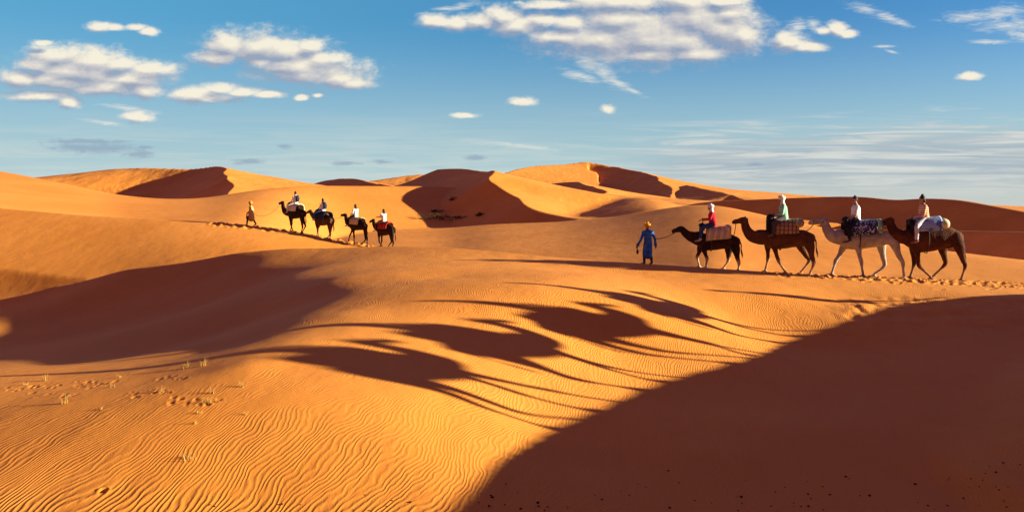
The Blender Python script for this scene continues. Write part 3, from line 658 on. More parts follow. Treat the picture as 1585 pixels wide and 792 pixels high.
# ------------------------------------------------------------------ people
def lerp3(a, b, t): return tuple(a[i] + (b[i] - a[i]) * t for i in range(3))
def person_meshes(key, J, sleeve='long', robe=None, hair='short', head_wrap=None, lean=0.0, vox=.011):
    """J: joints in metres, x forward, y left, z up, pelvis at the origin.  Returns {part: [meshes]}"""
    out = {}
    b = Shape(); pv = J['pelvis']; nk = J['neck']; hd = J['head']; ch = lerp3(pv, nk, .68)
    b.tube([(*lerp3(pv, nk, -.02), .15, .11), (*lerp3(pv, nk, .35), .125, .095), (*ch, .155, .105), (*lerp3(pv, nk, .92), .13, .08)], seg=16)
    b.tube([(*lerp3(pv, nk, .92), .06, .06), (*nk, .052, .052), (*lerp3(nk, hd, .6), .052, .055)], seg=12)
    fwd = np.array(J.get('face', (1, 0, -.05)), float); fwd /= np.linalg.norm(fwd); h = np.array(hd)
    side = np.cross((0, 0, 1), fwd); side /= np.linalg.norm(side); up = np.cross(fwd, side)
    H = lambda f, s_, u: tuple(h + fwd * f + side * s_ + up * u)
    b.tube([(*H(0, 0, .10), .045, .05), (*H(.0, 0, .05), .073, .09), (*H(.005, 0, 0), .073, .092), (*H(.02, 0, -.055), .058, .072), (*H(.04, 0, -.10), .036, .045)], seg=14, side=tuple(side))
    b.tube([(*H(.088, 0, .02), .010), (*H(.108, 0, -.025), .016)], seg=8)                         # nose
    b.tube([(*H(.082, -.022, -.058), .009), (*H(.090, 0, -.058), .011), (*H(.082, .022, -.058), .009)], seg=6)   # lips
    for sd in (-1, 1): b.ball(H(-.01, sd * .077, -.005), (.018, .012, .03), 8)
    for sd, nm in ((1, 'l'), (-1, 'r')):
        sh, el, wr = J['sh_' + nm], J['el_' + nm], J['wr_' + nm]
        b.tube([(*lerp3(ch, sh, .55), .07, .07), (*sh, .058, .058), (*lerp3(sh, el, .5), .046, .048), (*el, .038, .038), (*lerp3(el, wr, .35), .037, .037), (*wr, .024, .026)], seg=10)
        d = np.array(wr) - np.array(el); d /= np.linalg.norm(d)
        dn = np.array(J.get('hand_bend', (0, 0, -1)), float); s2 = np.cross(d, dn); s2 /= (np.linalg.norm(s2) + 1e-6); dn = np.cross(s2, d)
        w = np.array(wr); pm = w + d * .09
        b.tube([(*w, .024, .018), (*(w + d * .04), .036, .017), (*pm, .038, .014)], seg=10, side=tuple(s2))
        for k in range(4):
            a = pm + s2 * (-.028 + .019 * k); ln = (.066, .076, .070, .055)[k]
            a1 = a + d * ln * .45 + dn * ln * .15; a2 = a1 + d * ln * .15 + dn * ln * .40; a3 = a2 - d * ln * .12 + dn * ln * .25
            b.tube([(*a, .0095), (*a1, .009), (*a2, .0085), (*a3, .007)], seg=6, sub=2)
        a = w + d * .03 - s2 * .03; b.tube([(*a, .013), (*(a + d * .03 - s2 * .022 + dn * .01), .011), (*(a + d * .058 - s2 * .018 + dn * .03), .009)], seg=6, sub=2)
        hp, kn, an, to = J['hp_' + nm], J['kn_' + nm], J['an_' + nm], J['to_' + nm]
        b.tube([(*lerp3(pv, hp, .7), .09, .09), (*hp, .092, .092), (*lerp3(hp, kn, .4), .080, .080), (*kn, .055, .055), (*lerp3(kn, an, .35), .055, .055), (*an, .036, .036)], seg=12)
        f = np.array(to) - np.array(an); b.tube([(*an, .036), (*(np.array(an) + f * .35 + (0, 0, -.03)), .04, .035), (*(np.array(to)), .038, .02)], seg=8)
    out['body'] = [b.mesh("person_body_" + key, voxel=vox, smooth=2)]
    for sd in (-1, 1):
        e = Shape(); e.ball(H(.078, sd * .030, .012), .011, 8); out.setdefault('eye', []).append(e.mesh("eye"))
    # upper garment
    g = Shape(); lo = -.10
    g.tube([(*lerp3(pv, nk, lo), .185, .15), (*lerp3(pv, nk, .15), .18, .15), (*lerp3(pv, nk, .45), .172, .148), (*lerp3(pv, nk, .72), .20, .150), (*lerp3(pv, nk, .90), .17, .115), (*lerp3(pv, nk, .99), .075, .075)], seg=20)
    for nm in ('l', 'r'):
        sh, el, wr = J['sh_' + nm], J['el_' + nm], J['wr_' + nm]
        pts = [(*lerp3(ch, sh, .6), .085, .085), (*sh, .080, .080)]
        if sleeve == 'short': pts += [(*lerp3(sh, el, .35), .072), (*lerp3(sh, el, .72), .076)]
        else: pts += [(*lerp3(sh, el, .5), .064), (*el, .056), (*lerp3(el, wr, .5), .050), (*lerp3(el, wr, .92), .046 if sleeve == 'long' else .075)]
        g.tube(pts, seg=12)
    if robe:
        g.tube([(*lerp3(pv, nk, .3), .17, .14)] + [tuple(p) for p in robe], seg=22)
    out['robe' if robe else 'shirt'] = [g.mesh("person_top_" + key, voxel=.012, smooth=3)]
    # trousers
    g = Shape()
    g.tube([(*lerp3(pv, nk, -.06), .165, .13), (*lerp3(pv, nk, .10), .150, .120)], seg=16)
    for nm in ('l', 'r'):
        hp, kn, an = J['hp_' + nm], J['kn_' + nm], J['an_' + nm]
        g.tube([(*lerp3(pv, hp, .6), .11, .11), (*hp, .108, .108), (*lerp3(hp, kn, .4), .098), (*kn, .078), (*lerp3(kn, an, .4), .070), (*lerp3(kn, an, .90), .058)], seg=12)
    out['trousers'] = [g.mesh("person_trousers_" + key, voxel=.013, smooth=3)]
    for nm in ('l', 'r'):
        an, to = J['an_' + nm], J['to_' + nm]; f = np.array(to) - np.array(an); g = Shape(); a = np.array(an)
        g.tube([(*(a + (0, 0, .02)), .046), (*(a + (0, 0, -.03)), .05, .05)], seg=10)
        g.tube([(*(a - f * .22 + (0, 0, -.045)), .042, .035), (*(a + f * .3 + (0, 0, -.045)), .046, .038), (*(a + f * 1.08 + (0, 0, -.015)), .044, .026)], seg=10)
        out.setdefault('shoe', []).append(g.mesh("shoe", voxel=.012, smooth=2))
    if head_wrap:
        g = Shape(); rr = random.Random(5)
        wr_, hh = head_wrap
        for k in range(6):
            pts = []; tilt = rr.uniform(-.3, .3); z0 = .035 + .017 * k
            for i in range(15):
                a = 2 * math.pi * i / 14; pts.append((*H(-.008 + (wr_ + .022) * math.cos(a), (wr_) * math.sin(a), z0 + .03 * math.sin(a + tilt * 5) * tilt * 3), .026 + .006 * math.sin(3 * a + k), .022))
            g.tube(pts, seg=8, sub=2, side=(0, 0, 1), cap=False)
        g.tube([(*H(-.01, 0, .04), wr_ * .95, wr_), (*H(-.01, 0, .09), wr_ * .95, wr_), (*H(-.02, 0, hh), wr_ * .55, wr_ * .6)], seg=14, side=tuple(side))
        if wr_ < .1:   # scarf round cheeks and neck
            g.tube([(*H(-.03, 0, .02), .085, .075), (*H(-.02, 0, -.08), .088, .078), (*H(-.03, 0, -.16), .10, .09), (*H(-.02, 0, -.21), .12, .09)], seg=14, side=tuple(side))
        out['turban'] = [g.mesh("turban_" + key, voxel=.012, smooth=2)]
    else:
        g = Shape()
        g.tube([(*H(-.012, 0, .125), .04, .045), (*H(-.014, 0, .085), .078, .094), (*H(-.022, 0, .04), .083, .092), (*H(-.045, 0, -.01), .078, .065)], seg=14, side=tuple(side))
        if hair == 'long':
            g.tube([(*H(-.05, 0, .02), .080, .06), (*H(-.075, 0, -.08), .082, .05), (*H(-.10, 0, -.18), .085, .04), (*H(-.11, 0, -.27), .06, .03)], seg=12, side=tuple(side))
        if hair == 'bun': g.ball(H(-.03, 0, .145), .05); g.tube([(*H(-.06, 0, .0), .07, .05), (*H(-.07, 0, -.07), .06, .04)], seg=10, side=tuple(side))
        out['hair'] = [g.mesh("hair_" + key, voxel=.012, smooth=2)]
    return out

def riding(lean=.04, knee=(.38, .37, -.20), ankle=(.40, .42, -.62), wrist=(.36, .10, .16), wrist2=None, face=(1, 0, -.05), back=.0):
    w2 = wrist2 or wrist
    J = dict(pelvis=(0, 0, .05), neck=(lean, 0, .52), head=(lean + .03, 0, .68), face=face)
    for nm, s, w in (('l', 1, wrist), ('r', -1, w2)):
        sh = (lean - .01, s * .185, .46); J['sh_' + nm] = sh; J['wr_' + nm] = (w[0], s * w[1], w[2])
        m = lerp3(sh, J['wr_' + nm], .5); J['el_' + nm] = (m[0] - .10, m[1] + s * .06, m[2] - .09)
        J['hp_' + nm] = (.02, s * .10, .02); J['kn_' + nm] = (knee[0], s * knee[1], knee[2]); J['an_' + nm] = (ankle[0], s * ankle[1], ankle[2]); J['to_' + nm] = (ankle[0] + .17, s * (ankle[1] + .03), ankle[2] - .075)
    return J
def walking(stride=.20, armf=.16, face=(1, 0, -.02), low=.88):
    J = dict(pelvis=(0, 0, low + .04), neck=(.03, 0, low + .54), head=(.06, 0, low + .70), face=face)
    for nm, s in (('l', 1), ('r', -1)):
        J['sh_' + nm] = (.02, s * .19, low + .48); J['el_' + nm] = (-.02 + s * armf * .3, s * .25, low + .21); J['wr_' + nm] = (.08 + s * armf, s * .27, low - .02)
        J['hp_' + nm] = (0, s * .09, low); J['kn_' + nm] = (.06 + s * stride * .55, s * .10, .47); J['an_' + nm] = (s * stride, s * .10, .09 if s > 0 else .11); J['to_' + nm] = (s * stride + .17, s * .12, .035 if s > 0 else .03)
    return J
def person(meshes, mats, label, loc, yaw, pitch=0, group=None, names=None, scale=1.0):
    t = thing("person", label, "person", loc, yaw, pitch, group, scale)
    for part, lst in meshes.items():
        for me in lst: put(me, part, mats.get(part, MAT['eye']), t)
    return t

# ------------------------------------------------------------------ saddles, ropes
def drape_mesh(x0, x1, zc0, zc1, hw, up, drop0, drop1, thick=.05, rough=.02, seed=1):
    """thick padded blanket arched over the back from x0 (front) to x1 (rear)"""
    r = np.random.RandomState(seed); nx = 16; v = []; f = []
    prof = [(-1, -1.0), (-1, -.6), (-1, -.2)] + [(math.sin(a), math.cos(a)) for a in np.linspace(-math.pi / 2, math.pi / 2, 13)] + [(1, -.2), (1, -.6), (1, -1.0)]
    n = len(prof)
    for lay in (0, 1):
        for i in range(nx + 1):
            t = i / nx; x = x0 + (x1 - x0) * t; zc = zc0 + (zc1 - zc0) * t; dr = drop0 + (drop1 - drop0) * t
            for (a, b) in prof:
                o = thick * lay; w = hw + o + r.uniform(-rough, rough) * .4 + (.015 * math.sin(t * 9 + a * 3))
                if b >= 0: y = a * w; z = zc + b * (up + o) 
                else: y = a * (w + .03 * -b); z = zc + b * dr + r.uniform(-rough, rough) * .4
                v.append((x + r.uniform(-rough, rough) * .3, y, z))
    L = (nx + 1) * n; Q = lambda l, i, j: l * L + i * n + j
    for i in range(nx):
        for j in range(n - 1):
            f.append((Q(1, i, j), Q(1, i, j + 1), Q(1, i + 1, j + 1), Q(1, i + 1, j))); f.append((Q(0, i, j), Q(0, i + 1, j), Q(0, i + 1, j + 1), Q(0, i, j + 1)))
    for i in range(nx):
        f.append((Q(0, i, 0), Q(1, i, 0), Q(1, i + 1, 0), Q(0, i + 1, 0))); f.append((Q(0, i, n - 1), Q(0, i + 1, n - 1), Q(1, i + 1, n - 1), Q(1, i, n - 1)))
    for j in range(n - 1):
        f.append((Q(0, 0, j), Q(0, 0, j + 1), Q(1, 0, j + 1), Q(1, 0, j))); f.append((Q(0, nx, j), Q(1, nx, j), Q(1, nx, j + 1), Q(0, nx, j + 1)))
    me = bpy.data.meshes.new("saddle_blanket"); me.from_pydata(v, [], f); me.update()
    me.polygons.foreach_set("use_smooth", np.ones(len(me.polygons), bool)); return me
def pad_roll_mesh(x, z_top, hw, z_low, r, fluff=.03, seed=1, lean=0.0):
    s = Shape(); pts = []
    for i in range(11):
        a = math.pi * (i / 10 - .5) * 1.0; pts.append((x + lean * math.cos(a), hw * math.sin(a) * 1.02, z_low + (z_top - z_low) * max(math.cos(a), 0) ** .6, r * (.8 + .3 * math.cos(a))))
    s.tube(pts, seg=12, sub=3, side=(1, 0, 0)); rr = random.Random(seed)
    for k in range(26):
        p = pts[rr.randrange(1, 10)]; s.ball((p[0] + rr.uniform(-.05, .05), p[1] * 1.05 + rr.uniform(-.03, .03), p[2] + rr.uniform(-.04, .05)), rr.uniform(.04, .04 + fluff + r * .3), 8)
    return s.mesh("saddle_pad", voxel=.018, smooth=2)
def bolster_mesh(x, z, hw, r, squash=1.1):
    s = Shape(); s.tube([(x, -hw, z - .05, r * .9, r * .8), (x - .02, -hw * .4, z, r * squash, r), (x - .02, hw * .4, z, r * squash, r), (x, hw, z - .05, r * .9, r * .8)], seg=18, side=(1, 0, 0))
    return s.mesh("saddle_bolster", voxel=.02, smooth=3)
def girth_mesh(sp, x):
    s = Shape(); pts = []
    for i in range(25):
        a = 2 * math.pi * i / 24; pts.append((x, .385 * math.sin(a), sp.cz - .04 * sp.H + sp.H * .575 * math.cos(a), .02, .008))
    s.tube(pts, seg=8, sub=1, side=(1, 0, 0), cap=False); return s.mesh("girth")
def handle_mesh(x, z):
    s = Shape(); s.tube([(x - .02, -.12, z - .22, .012), (x, -.14, z, .013), (x, .14, z, .013), (x - .02, .12, z - .22, .012)], seg=8, sub=3); return s.mesh("handle")
def rope(a, b, sag, label, r=.014, group=None, mat=None):
    a = Vector(a); b = Vector(b); s = Shape(); pts = []
    for i in range(9):
        t = i / 8; p = a.lerp(b, t); pts.append((p.x - a.x, p.y - a.y, p.z - a.z - sag * 4 * t * (1 - t), r))
    s.tube(pts, seg=6, sub=2); o = put(s.mesh("rope"), "lead_rope", mat or MAT['rope']); o.location = a
    return tag(o, label, "rope", group)
# ------------------------------------------------------------------ materials
MAT = dict(
 eye=cloth("dark_eye", (.01, .008, .006), rough=.25, bump=0),
 rope=cloth("rope_fibre", (.10, .06, .05), scale=30),
 metal=cloth("painted_metal", (.06, .06, .07), rough=.4, bump=.001),
 skin=cloth("skin_tan", (.42, .22, .14), (.36, .18, .11), rough=.55, bump=.001),
 skin_dark=cloth("skin_dark", (.12, .06, .035), rough=.55, bump=.001),
 hair=cloth("hair_dark", (.018, .012, .010), scale=40, rough=.6, bump=.01),
 white=cloth("white_cotton", (.78, .78, .80), (.70, .71, .75)),
 cream=cloth("cream_cotton", (.72, .66, .55)),
 navy=cloth("navy_canvas", (.02, .03, .07)),
 denim=cloth("blue_denim", (.03, .07, .22), (.02, .05, .16)),
 black=cloth("black_cloth", (.015, .015, .018)),
 grey=cloth("dark_grey_cloth", (.07, .06, .08)),
 red=cloth("crimson_wool", (.50, .02, .04), (.38, .01, .03)),
 green=cloth("pale_green_cotton", (.30, .58, .46), (.24, .50, .40)),
 lav=cloth("pale_lavender_cotton", (.58, .56, .66)),
 shoe=cloth("grey_shoe", (.45, .45, .50)), shoe_dark=cloth("dark_shoe", (.05, .03, .03)), shoe_red=cloth("brown_red_shoe", (.22, .06, .04)),
 blue=cloth("blue_robe", (.02, .10, .42), (.05, .20, .58), scale=5, bump=.03),
 saffron=cloth("saffron_cloth", (.75, .36, .03), (.35, .12, .02), scale=14),
 tan=cloth("tan_robe", (.62, .38, .16), (.50, .28, .12), scale=5, bump=.03),
 brownw=cloth("dark_brown_cloth", (.10, .04, .03)),
 turban_b=cloth("white_and_blue_scarf", (.80, .80, .84), (.45, .52, .75), scale=16, bump=.02),
 turban_w=cloth("white_turban", (.80, .82, .80), (.68, .74, .74), scale=16, bump=.02),
 stripes=cloth("striped_jersey", (.74, .56, .42), (.68, .50, .36), pattern=('hstripe', (.55, .16, .08), 88.0)),
 c1=cloth("coat_dark_brown", (.028, .012, .008), (.055, .022, .012), scale=5, bump=.035, pattern=('below', (.55, .40, .26), .50, .22)),
 c2=cloth("coat_brown", (.095, .036, .018), (.14, .056, .027), scale=5, bump=.035, pattern=('below', (.45, .27, .15), .52, .25)),
 c3=cloth("coat_white", (.42, .40, .38), (.31, .27, .24), scale=4, bump=.03),
 c4=cloth("coat_chestnut", (.062, .019, .011), (.105, .034, .017), scale=5, bump=.035, pattern=('below', (.30, .16, .09), .42, .25)),
 far=cloth("coat_black_brown", (.022, .010, .007), (.035, .016, .010), scale=5, bump=.01),
 far2=cloth("coat_far_brown", (.070, .026, .014), (.16, .09, .05), scale=2, bump=.01, pattern=('below', (.34, .20, .11), .55, .2)),
 tailm=cloth("tail_hair", (.035, .014, .009), scale=20),
 bl_cream=cloth("cream_blanket", (.50, .40, .24), (.42, .33, .20), pattern=('vstripe', (.62, .52, .33), 26)),
 bl_tan=cloth("tan_check_blanket", (.40, .27, .15), (.33, .22, .12), pattern=('check', (.16, .08, .05), 42)),
 bl_spot=cloth("white_and_navy_blanket", (.03, .04, .12), (.02, .03, .09), scale=10, pattern=('patch', (.50, .54, .66), 17)),
 bl_blue=cloth("pale_blue_blanket", (.30, .42, .68), (.26, .36, .60), pattern=('patch', (.10, .16, .40), 6)),
 bl_red=cloth("red_blanket", (.40, .03, .03)),
 bols=cloth("beige_bolster", (.45, .33, .20), pattern=('vstripe', (.30, .20, .12), 40)),
 bols2=cloth("pale_sack", (.66, .56, .38)),
 pad=cloth("dark_pad", (.022, .014, .016), scale=14, bump=.05),
 flowers=cloth("green_and_white_tassels", (.05, .28, .12), (.70, .68, .60), scale=18, bump=.04),
 straw=cloth("dry_straw", (.50, .31, .09), (.36, .21, .06)),
 shrubm=cloth("shrub_green", (.045, .050, .020), (.07, .07, .03)),
 pebble=cloth("dark_pebble", (.05, .02, .015)),
)
# ------------------------------------------------------------------ the four near camels (side views measured on the photograph)
SP = {}
SP['a'] = camel_mesh('a', 226, 665, 705, neck=[(330, 350), (372, 392), (425, 415), (480, 425)], head=[(238, 372), (325, 345)],
    fl=[[(535, 520), (575, 605), (572, 706)], [(515, 525), (487, 600), (513, 704)]], rl=[[(830, 520), (868, 625), (868, 706)], [(775, 520), (775, 612), (738, 702)]], belly=522, back=372, front=480, rear=858)
SP['b'] = camel_mesh('b', 216, 515, 703, neck=[(165, 285), (182, 348), (232, 405), (300, 410)], head=[(66, 292), (172, 272)],
    fl=[[(400, 470), (447, 590), (508, 700)], [(365, 475), (372, 585), (355, 702)]], rl=[[(690, 480), (727, 596), (704, 704)], [(625, 475), (703, 582), (640, 702)]], belly=492, back=340, front=328, rear=722)
SP['c'] = camel_mesh('c', 226, 525, 726, neck=[(200, 285), (222, 350), (268, 400), (325, 405)], head=[(72, 290), (200, 275)],
    fl=[[(450, 480), (488, 595), (506, 726)], [(372, 480), (302, 605), (275, 718)]], rl=[[(735, 460), (808, 592), (822, 736)], [(655, 470), (688, 622), (606, 730)]], belly=494, back=350, front=332, rear=725)
SP['d'] = camel_mesh('d', 234, 490, 746, neck=[(140, 275), (168, 345), (225, 390), (290, 400)], head=[(40, 300), (150, 262)],
    fl=[[(345, 500), (372, 632), (470, 732)], [(340, 500), (352, 620), (328, 742)]], rl=[[(680, 490), (730, 612), (704, 750)], [(575, 490), (600, 606), (500, 742)]], belly=508, back=312, front=282, rear=700)
RIDE = dict(
 a=riding(lean=.06, knee=(.42, .45, -.10), ankle=(.52, .49, -.54), wrist=(.42, .10, .20)),
 b=riding(lean=.05, knee=(.40, .47, -.14), ankle=(.44, .51, -.56), wrist=(.34, .12, .10)),
 c=riding(lean=.00, knee=(.30, .46, -.26), ankle=(.30, .49, -.64), wrist=(.34, .14, .02), face=(.9, .42, -.1)),
 d=riding(lean=.05, knee=(.36, .47, -.20), ankle=(.38, .51, -.66), wrist=(.36, .14, .08), face=(1, -.1, -.1)),
 e=riding(lean=.02, knee=(.34, .45, -.22), ankle=(.34, .49, -.62), wrist=(.34, .12, .12)),
 f=riding(lean=.02, knee=(.34, .45, -.22), ankle=(.36, .49, -.62), wrist=(.62, .12, .26)),
)
PM = dict(
 a=person_meshes('a', RIDE['a'], head_wrap=(.088, .13)),
 b=person_meshes('b', RIDE['b'], head_wrap=(.088, .14)),
 c=person_meshes('c', RIDE['c'], sleeve='short'),
 d=person_meshes('d', RIDE['d'], hair='bun'),
 e=person_meshes('e', RIDE['e'], vox=.016, hair='short'),
 f=person_meshes('f', RIDE['e'], vox=.016, hair='long'),
 g=person_meshes('g', RIDE['f'], vox=.016, hair='long'),
)
SEAT = dict(a=(.24, 1.86), b=(.16, 2.13), c=(.36, 2.08), d=(.33, 2.14))

def stand(spec, px, Y, yaw, scale=1.0, dz=0.0):
    x, y, z = at(px, Y); hx, hy = math.cos(yaw), math.sin(yaw)
    a = gz(x + .75 * hx, y + .75 * hy); b = gz(x - .75 * hx, y - .75 * hy)
    return (x, y, (a + b) / 2 + dz), -math.atan2(a - b, 1.5)
def outfit(top, legs, shoe, head, skin='skin', robe=None):
    return dict(body=MAT[skin], shirt=MAT[top], robe=MAT[top], trousers=MAT[legs], shoe=MAT[shoe], hair=MAT['hair'], turban=MAT.get(head, MAT['hair']), eye=MAT['eye'])
def saddle(cm, label, sp, parts, group):
    t = thing("camel_saddle", label, "saddle", cm.location, cm.rotation_euler.z, cm.rotation_euler.y, group, cm.scale.x)
    for nm, me, mt in parts: put(me, nm, mt, t)
    return t
NEAR_G = "camels of the near caravan"; YAW = math.pi - math.radians(10)
near = {}
for key, px, Y, coat, lab in (('a', 1108, 33.6, 'c1', "small dark brown camel with pale shins, led by the walker in blue"),
                              ('b', 1216, 33.0, 'c2', "tall brown camel under the rider in pale green, second in the near string"),
                              ('c', 1338, 32.3, 'c3', "whitish grey camel, the only pale one, under a rider in a white t-shirt"),
                              ('d', 1443, 31.7, 'c4', "chestnut camel at the rear of the near string under the rider in stripes")):
    loc, pit = stand(SP[key], px, Y, YAW, dz=-.02)
    near[key] = camel(SP[key], MAT[coat], lab, loc, YAW, pit, NEAR_G, dict(a=.91, b=.97).get(key, 1.0), tailm=None if key == 'c' else MAT['tailm'])
SG = "saddles of the near caravan"
def sparts(key, *extra):
    sp = SP[key]; return [("girth", girth_mesh(sp, .25), MAT['rope'])] + list(extra)
saddle(near['a'], "cream blanket saddle with a dark front pad on the small dark camel", SP['a'], sparts('a',
    ("blanket", drape_mesh(.50, -.50, 1.46, 1.56, .36, .24, .30, .22), MAT['bl_cream']), ("front_pad", pad_roll_mesh(.70, 1.80, .28, 1.46, .08), MAT['pad']), ("rear_pad", bolster_mesh(-.34, 1.78, .40, .12), MAT['bols2']), ("handle", handle_mesh(.68, 2.08), MAT['metal'])), SG)
saddle(near['b'], "tan checked blanket saddle with a rolled bolster behind the pale green rider", SP['b'], sparts('b',
    ("blanket", drape_mesh(.52, -.36, 1.74, 1.84, .38, .26, .26, .26), MAT['bl_tan']), ("front_pad", pad_roll_mesh(.68, 2.14, .30, 1.62, .12), MAT['pad']), ("rear_pad", bolster_mesh(-.38, 1.98, .43, .16), MAT['bols']), ("handle", handle_mesh(.56, 2.30), MAT['metal'])), SG)
saddle(near['c'], "navy and white patterned blanket saddle with green tassels on the pale camel", SP['c'], sparts('c',
    ("blanket", drape_mesh(.62, -.30, 1.78, 1.82, .38, .24, .30, .24), MAT['bl_spot']), ("front_pad", pad_roll_mesh(.72, 2.06, .30, 1.56, .11), MAT['pad']), ("tassel_bundle", pad_roll_mesh(-.42, 2.02, .44, 1.66, .09, seed=4), MAT['flowers']), ("handle", handle_mesh(.70, 2.20), MAT['metal'])), SG)
saddle(near['d'], "pale blue blanket saddle with a beige sack behind the striped rider", SP['d'], sparts('d',
    ("blanket", drape_mesh(.66, -.16, 1.88, 2.00, .38, .24, .18, .22), MAT['bl_blue']), ("front_pad", pad_roll_mesh(.80, 2.06, .28, 1.70, .09), MAT['pad']), ("rear_pad", bolster_mesh(-.26, 2.03, .38, .17), MAT['bols2']), ("handle", handle_mesh(.70, 2.26), MAT['metal'])), SG)
RG = "riders of the near caravan"
for key, of, lab in (('a', outfit('red', 'denim', 'shoe', 'turban_b'), "rider in a crimson jacket, blue jeans and white and blue headscarf"),
                     ('b', outfit('green', 'grey', 'shoe_dark', 'turban_w'), "rider in a pale green long-sleeved shirt and white turban"),
                     ('c', outfit('white', 'black', 'shoe_dark', 'hair'), "rider with short dark hair in a white t-shirt on the pale camel"),
                     ('d', outfit('stripes', 'lav', 'shoe_red', 'hair'), "rider in a striped jersey and pale trousers with dark tied hair")):
    c = near[key]; s = SEAT[key]; p = local(c, (s[0], 0, s[1] - .02))
    person(PM[key], of, lab, p, YAW, 0, RG, scale=dict(a=.95, b=1.02).get(key, 1.07))
# guide in blue, walking ahead with the lead rope
JW = walking(stride=.14, armf=.10, low=.90)
JW['wr_l'] = (.22, .38, .80); JW['el_l'] = (.02, .33, 1.05); JW['wr_r'] = (-.02, -.36, .80); JW['el_r'] = (-.06, -.30, 1.08)
GW = person_meshes('walker', JW, sleeve='wide', head_wrap=(.115, .15), robe=[(0, 0, .95, .185, .15), (0, 0, .72, .195, .16), (0, 0, .52, .19, .175), (.01, 0, .40, .185, .18)])
gx, gy_, gzz = at(1003, 34.0)
guide = person(GW, outfit('blue', 'brownw', 'shoe_dark', 'saffron', 'skin_dark'), "walking guide in a loose blue robe and saffron turban leading the string", (gx, gy_, gzz - .01), math.radians(112), 0, scale=.90)
st = Shape(); hw = local(guide, (.26, .385, .74)); st.tube([(0, 0, .02, .02), (0.01, 0, -.10, .018), (.02, 0, -.16, .045), (.02, 0, -.24, .045), (.02, 0, -.26, .03)], seg=10)
ob = put(st.mesh("bottle"), "water_bottle", MAT['brownw']); ob.location = hw; tag(ob, "small dark bottle hanging from the left hand of the guide in blue", "bottle")
rope(local(guide, (-.06, -.30, 1.06)), local(near['a'], SP['a'].nose), .05, "lead rope between the guide in blue and the small dark camel")
def rear_tie(key): sp = SP[key]; return (-.62, 0, sp.tz - .02)
rope(local(near['b'], SP['b'].nose), local(near['a'], rear_tie('a')), .08, "rope from the tall brown camel's muzzle to the camel ahead")
rope(local(near['c'], SP['c'].nose), local(near['b'], rear_tie('b')), .05, "rope from the pale camel's muzzle to the brown camel ahead")
rope(local(near['d'], SP['d'].nose), local(near['c'], rear_tie('c')), .04, "rope from the rear chestnut camel's muzzle to the pale camel")

# ------------------------------------------------------------------ the far caravan
FY = math.pi - math.radians(38); FG = "camels of the far caravan"
far_s = [("b", 457, 63.7, 'far', "far black-brown camel at the head of the left string, behind the walker in tan", 1.0),
         ("a", 500, 63.0, 'far2', "far brown camel with a pale rump, second in the left string", 1.06),
         ("c", 552, 62.3, 'far', "far dark camel third in the left string, under a rider in a white blouse", .95),
         ("d", 596, 61.6, 'far', "far dark camel at the tail of the left string, with a red saddle cloth", .90)]
fouts = [("e", outfit('white', 'cream', 'shoe', 'hair'), "far rider with short hair, white shirt and navy backpack"),
         ("f", outfit('white', 'denim', 'shoe', 'hair'), "far rider with long dark hair, blue trousers and a dark backpack"),
         ("f", outfit('white', 'black', 'shoe', 'hair'), "far rider in a white blouse and black trousers without a backpack"),
         ("g", outfit('white', 'brownw', 'shoe', 'hair'), "last far rider, long haired in white, stretching both arms forward")]
blm = drape_mesh(.55, -.35, 1.74, 1.80, .37, .24, .25, .25); pdm = pad_roll_mesh(.70, 2.04, .28, 1.62, .09)
bpk = Shape(); bpk.tube([(-.22, 0, .16, .13, .09), (-.23, 0, .30, .15, .11), (-.20, 0, .46, .12, .08)], seg=12)
for sd in (-1, 1): bpk.tube([(-.14, sd * .10, .18, .015), (.10, sd * .13, .26, .016), (.12, sd * .12, .42, .016), (-.06, sd * .11, .53, .016), (-.16, sd * .09, .46, .015)], seg=6)
bpm = bpk.mesh("backpack", voxel=.014, smooth=1)
farc = []
for i, ((k, px, Y, coat, lab, sc), (pk, of, plab)) in enumerate(zip(far_s, fouts)):
    loc, pit = stand(SP[k], px, Y, FY, dz=-.03)
    c = camel(SP[k], MAT[coat], lab, loc, FY, pit * .8, FG, sc, tailm=MAT['tailm']); farc.append((c, k))
    zoff = SEAT[k][1] - 2.13
    sd = thing("camel_saddle", ["dark saddle under the first far rider with the navy backpack", "dark blue saddle under the long-haired far rider in blue trousers", "grey and cream saddle under the far rider in a white blouse", "red saddle cloth under the last far rider"][i], "saddle", local(c, (0, 0, zoff)), FY, pit * .8, "saddles of the far caravan", sc)
    put(blm, "blanket", MAT[['cream', 'navy', 'bl_cream', 'bl_red'][i]], sd); put(pdm, "front_pad", MAT['pad'], sd)
    pp = local(c, (SEAT[k][0], 0, SEAT[k][1] - .02)); r = person(PM[pk], of, plab, pp, FY, 0, "riders of the far caravan", scale=1.0)
    if i < 2:
        b = put(bpm, "backpack", MAT['navy']); b.location = pp; b.rotation_euler = (0, 0, FY)
        tag(b, ["navy backpack on the first far rider", "dark backpack on the long-haired far rider in blue trousers"][i], "backpack")
for i in range(3):
    (c1_, k1), (c0_, k0) = farc[i + 1], farc[i]
    rope(local(c1_, SP[k1].nose), local(c0_, rear_tie(k0)), .10, ["thin rope from the second far camel to the first", "thin rope from the third far camel to the second", "thin rope from the last far camel to the third"][i], r=.012)
JF = walking(stride=.30, armf=.12, low=.88)
GF = person_meshes('walker_far', JF, sleeve='wide', vox=.016, head_wrap=(.105, .15), robe=[(0, 0, .95, .20, .18), (0, 0, .70, .23, .21), (.0, 0, .52, .24, .24)])
fx, fy_, fz = at(389, 64.3)
gf = person(GF, outfit('tan', 'brownw', 'shoe_dark', 'saffron', 'skin_dark'), "distant walking guide in a tan robe ahead of the left string", (fx, fy_, fz), math.pi - math.radians(5), 0)
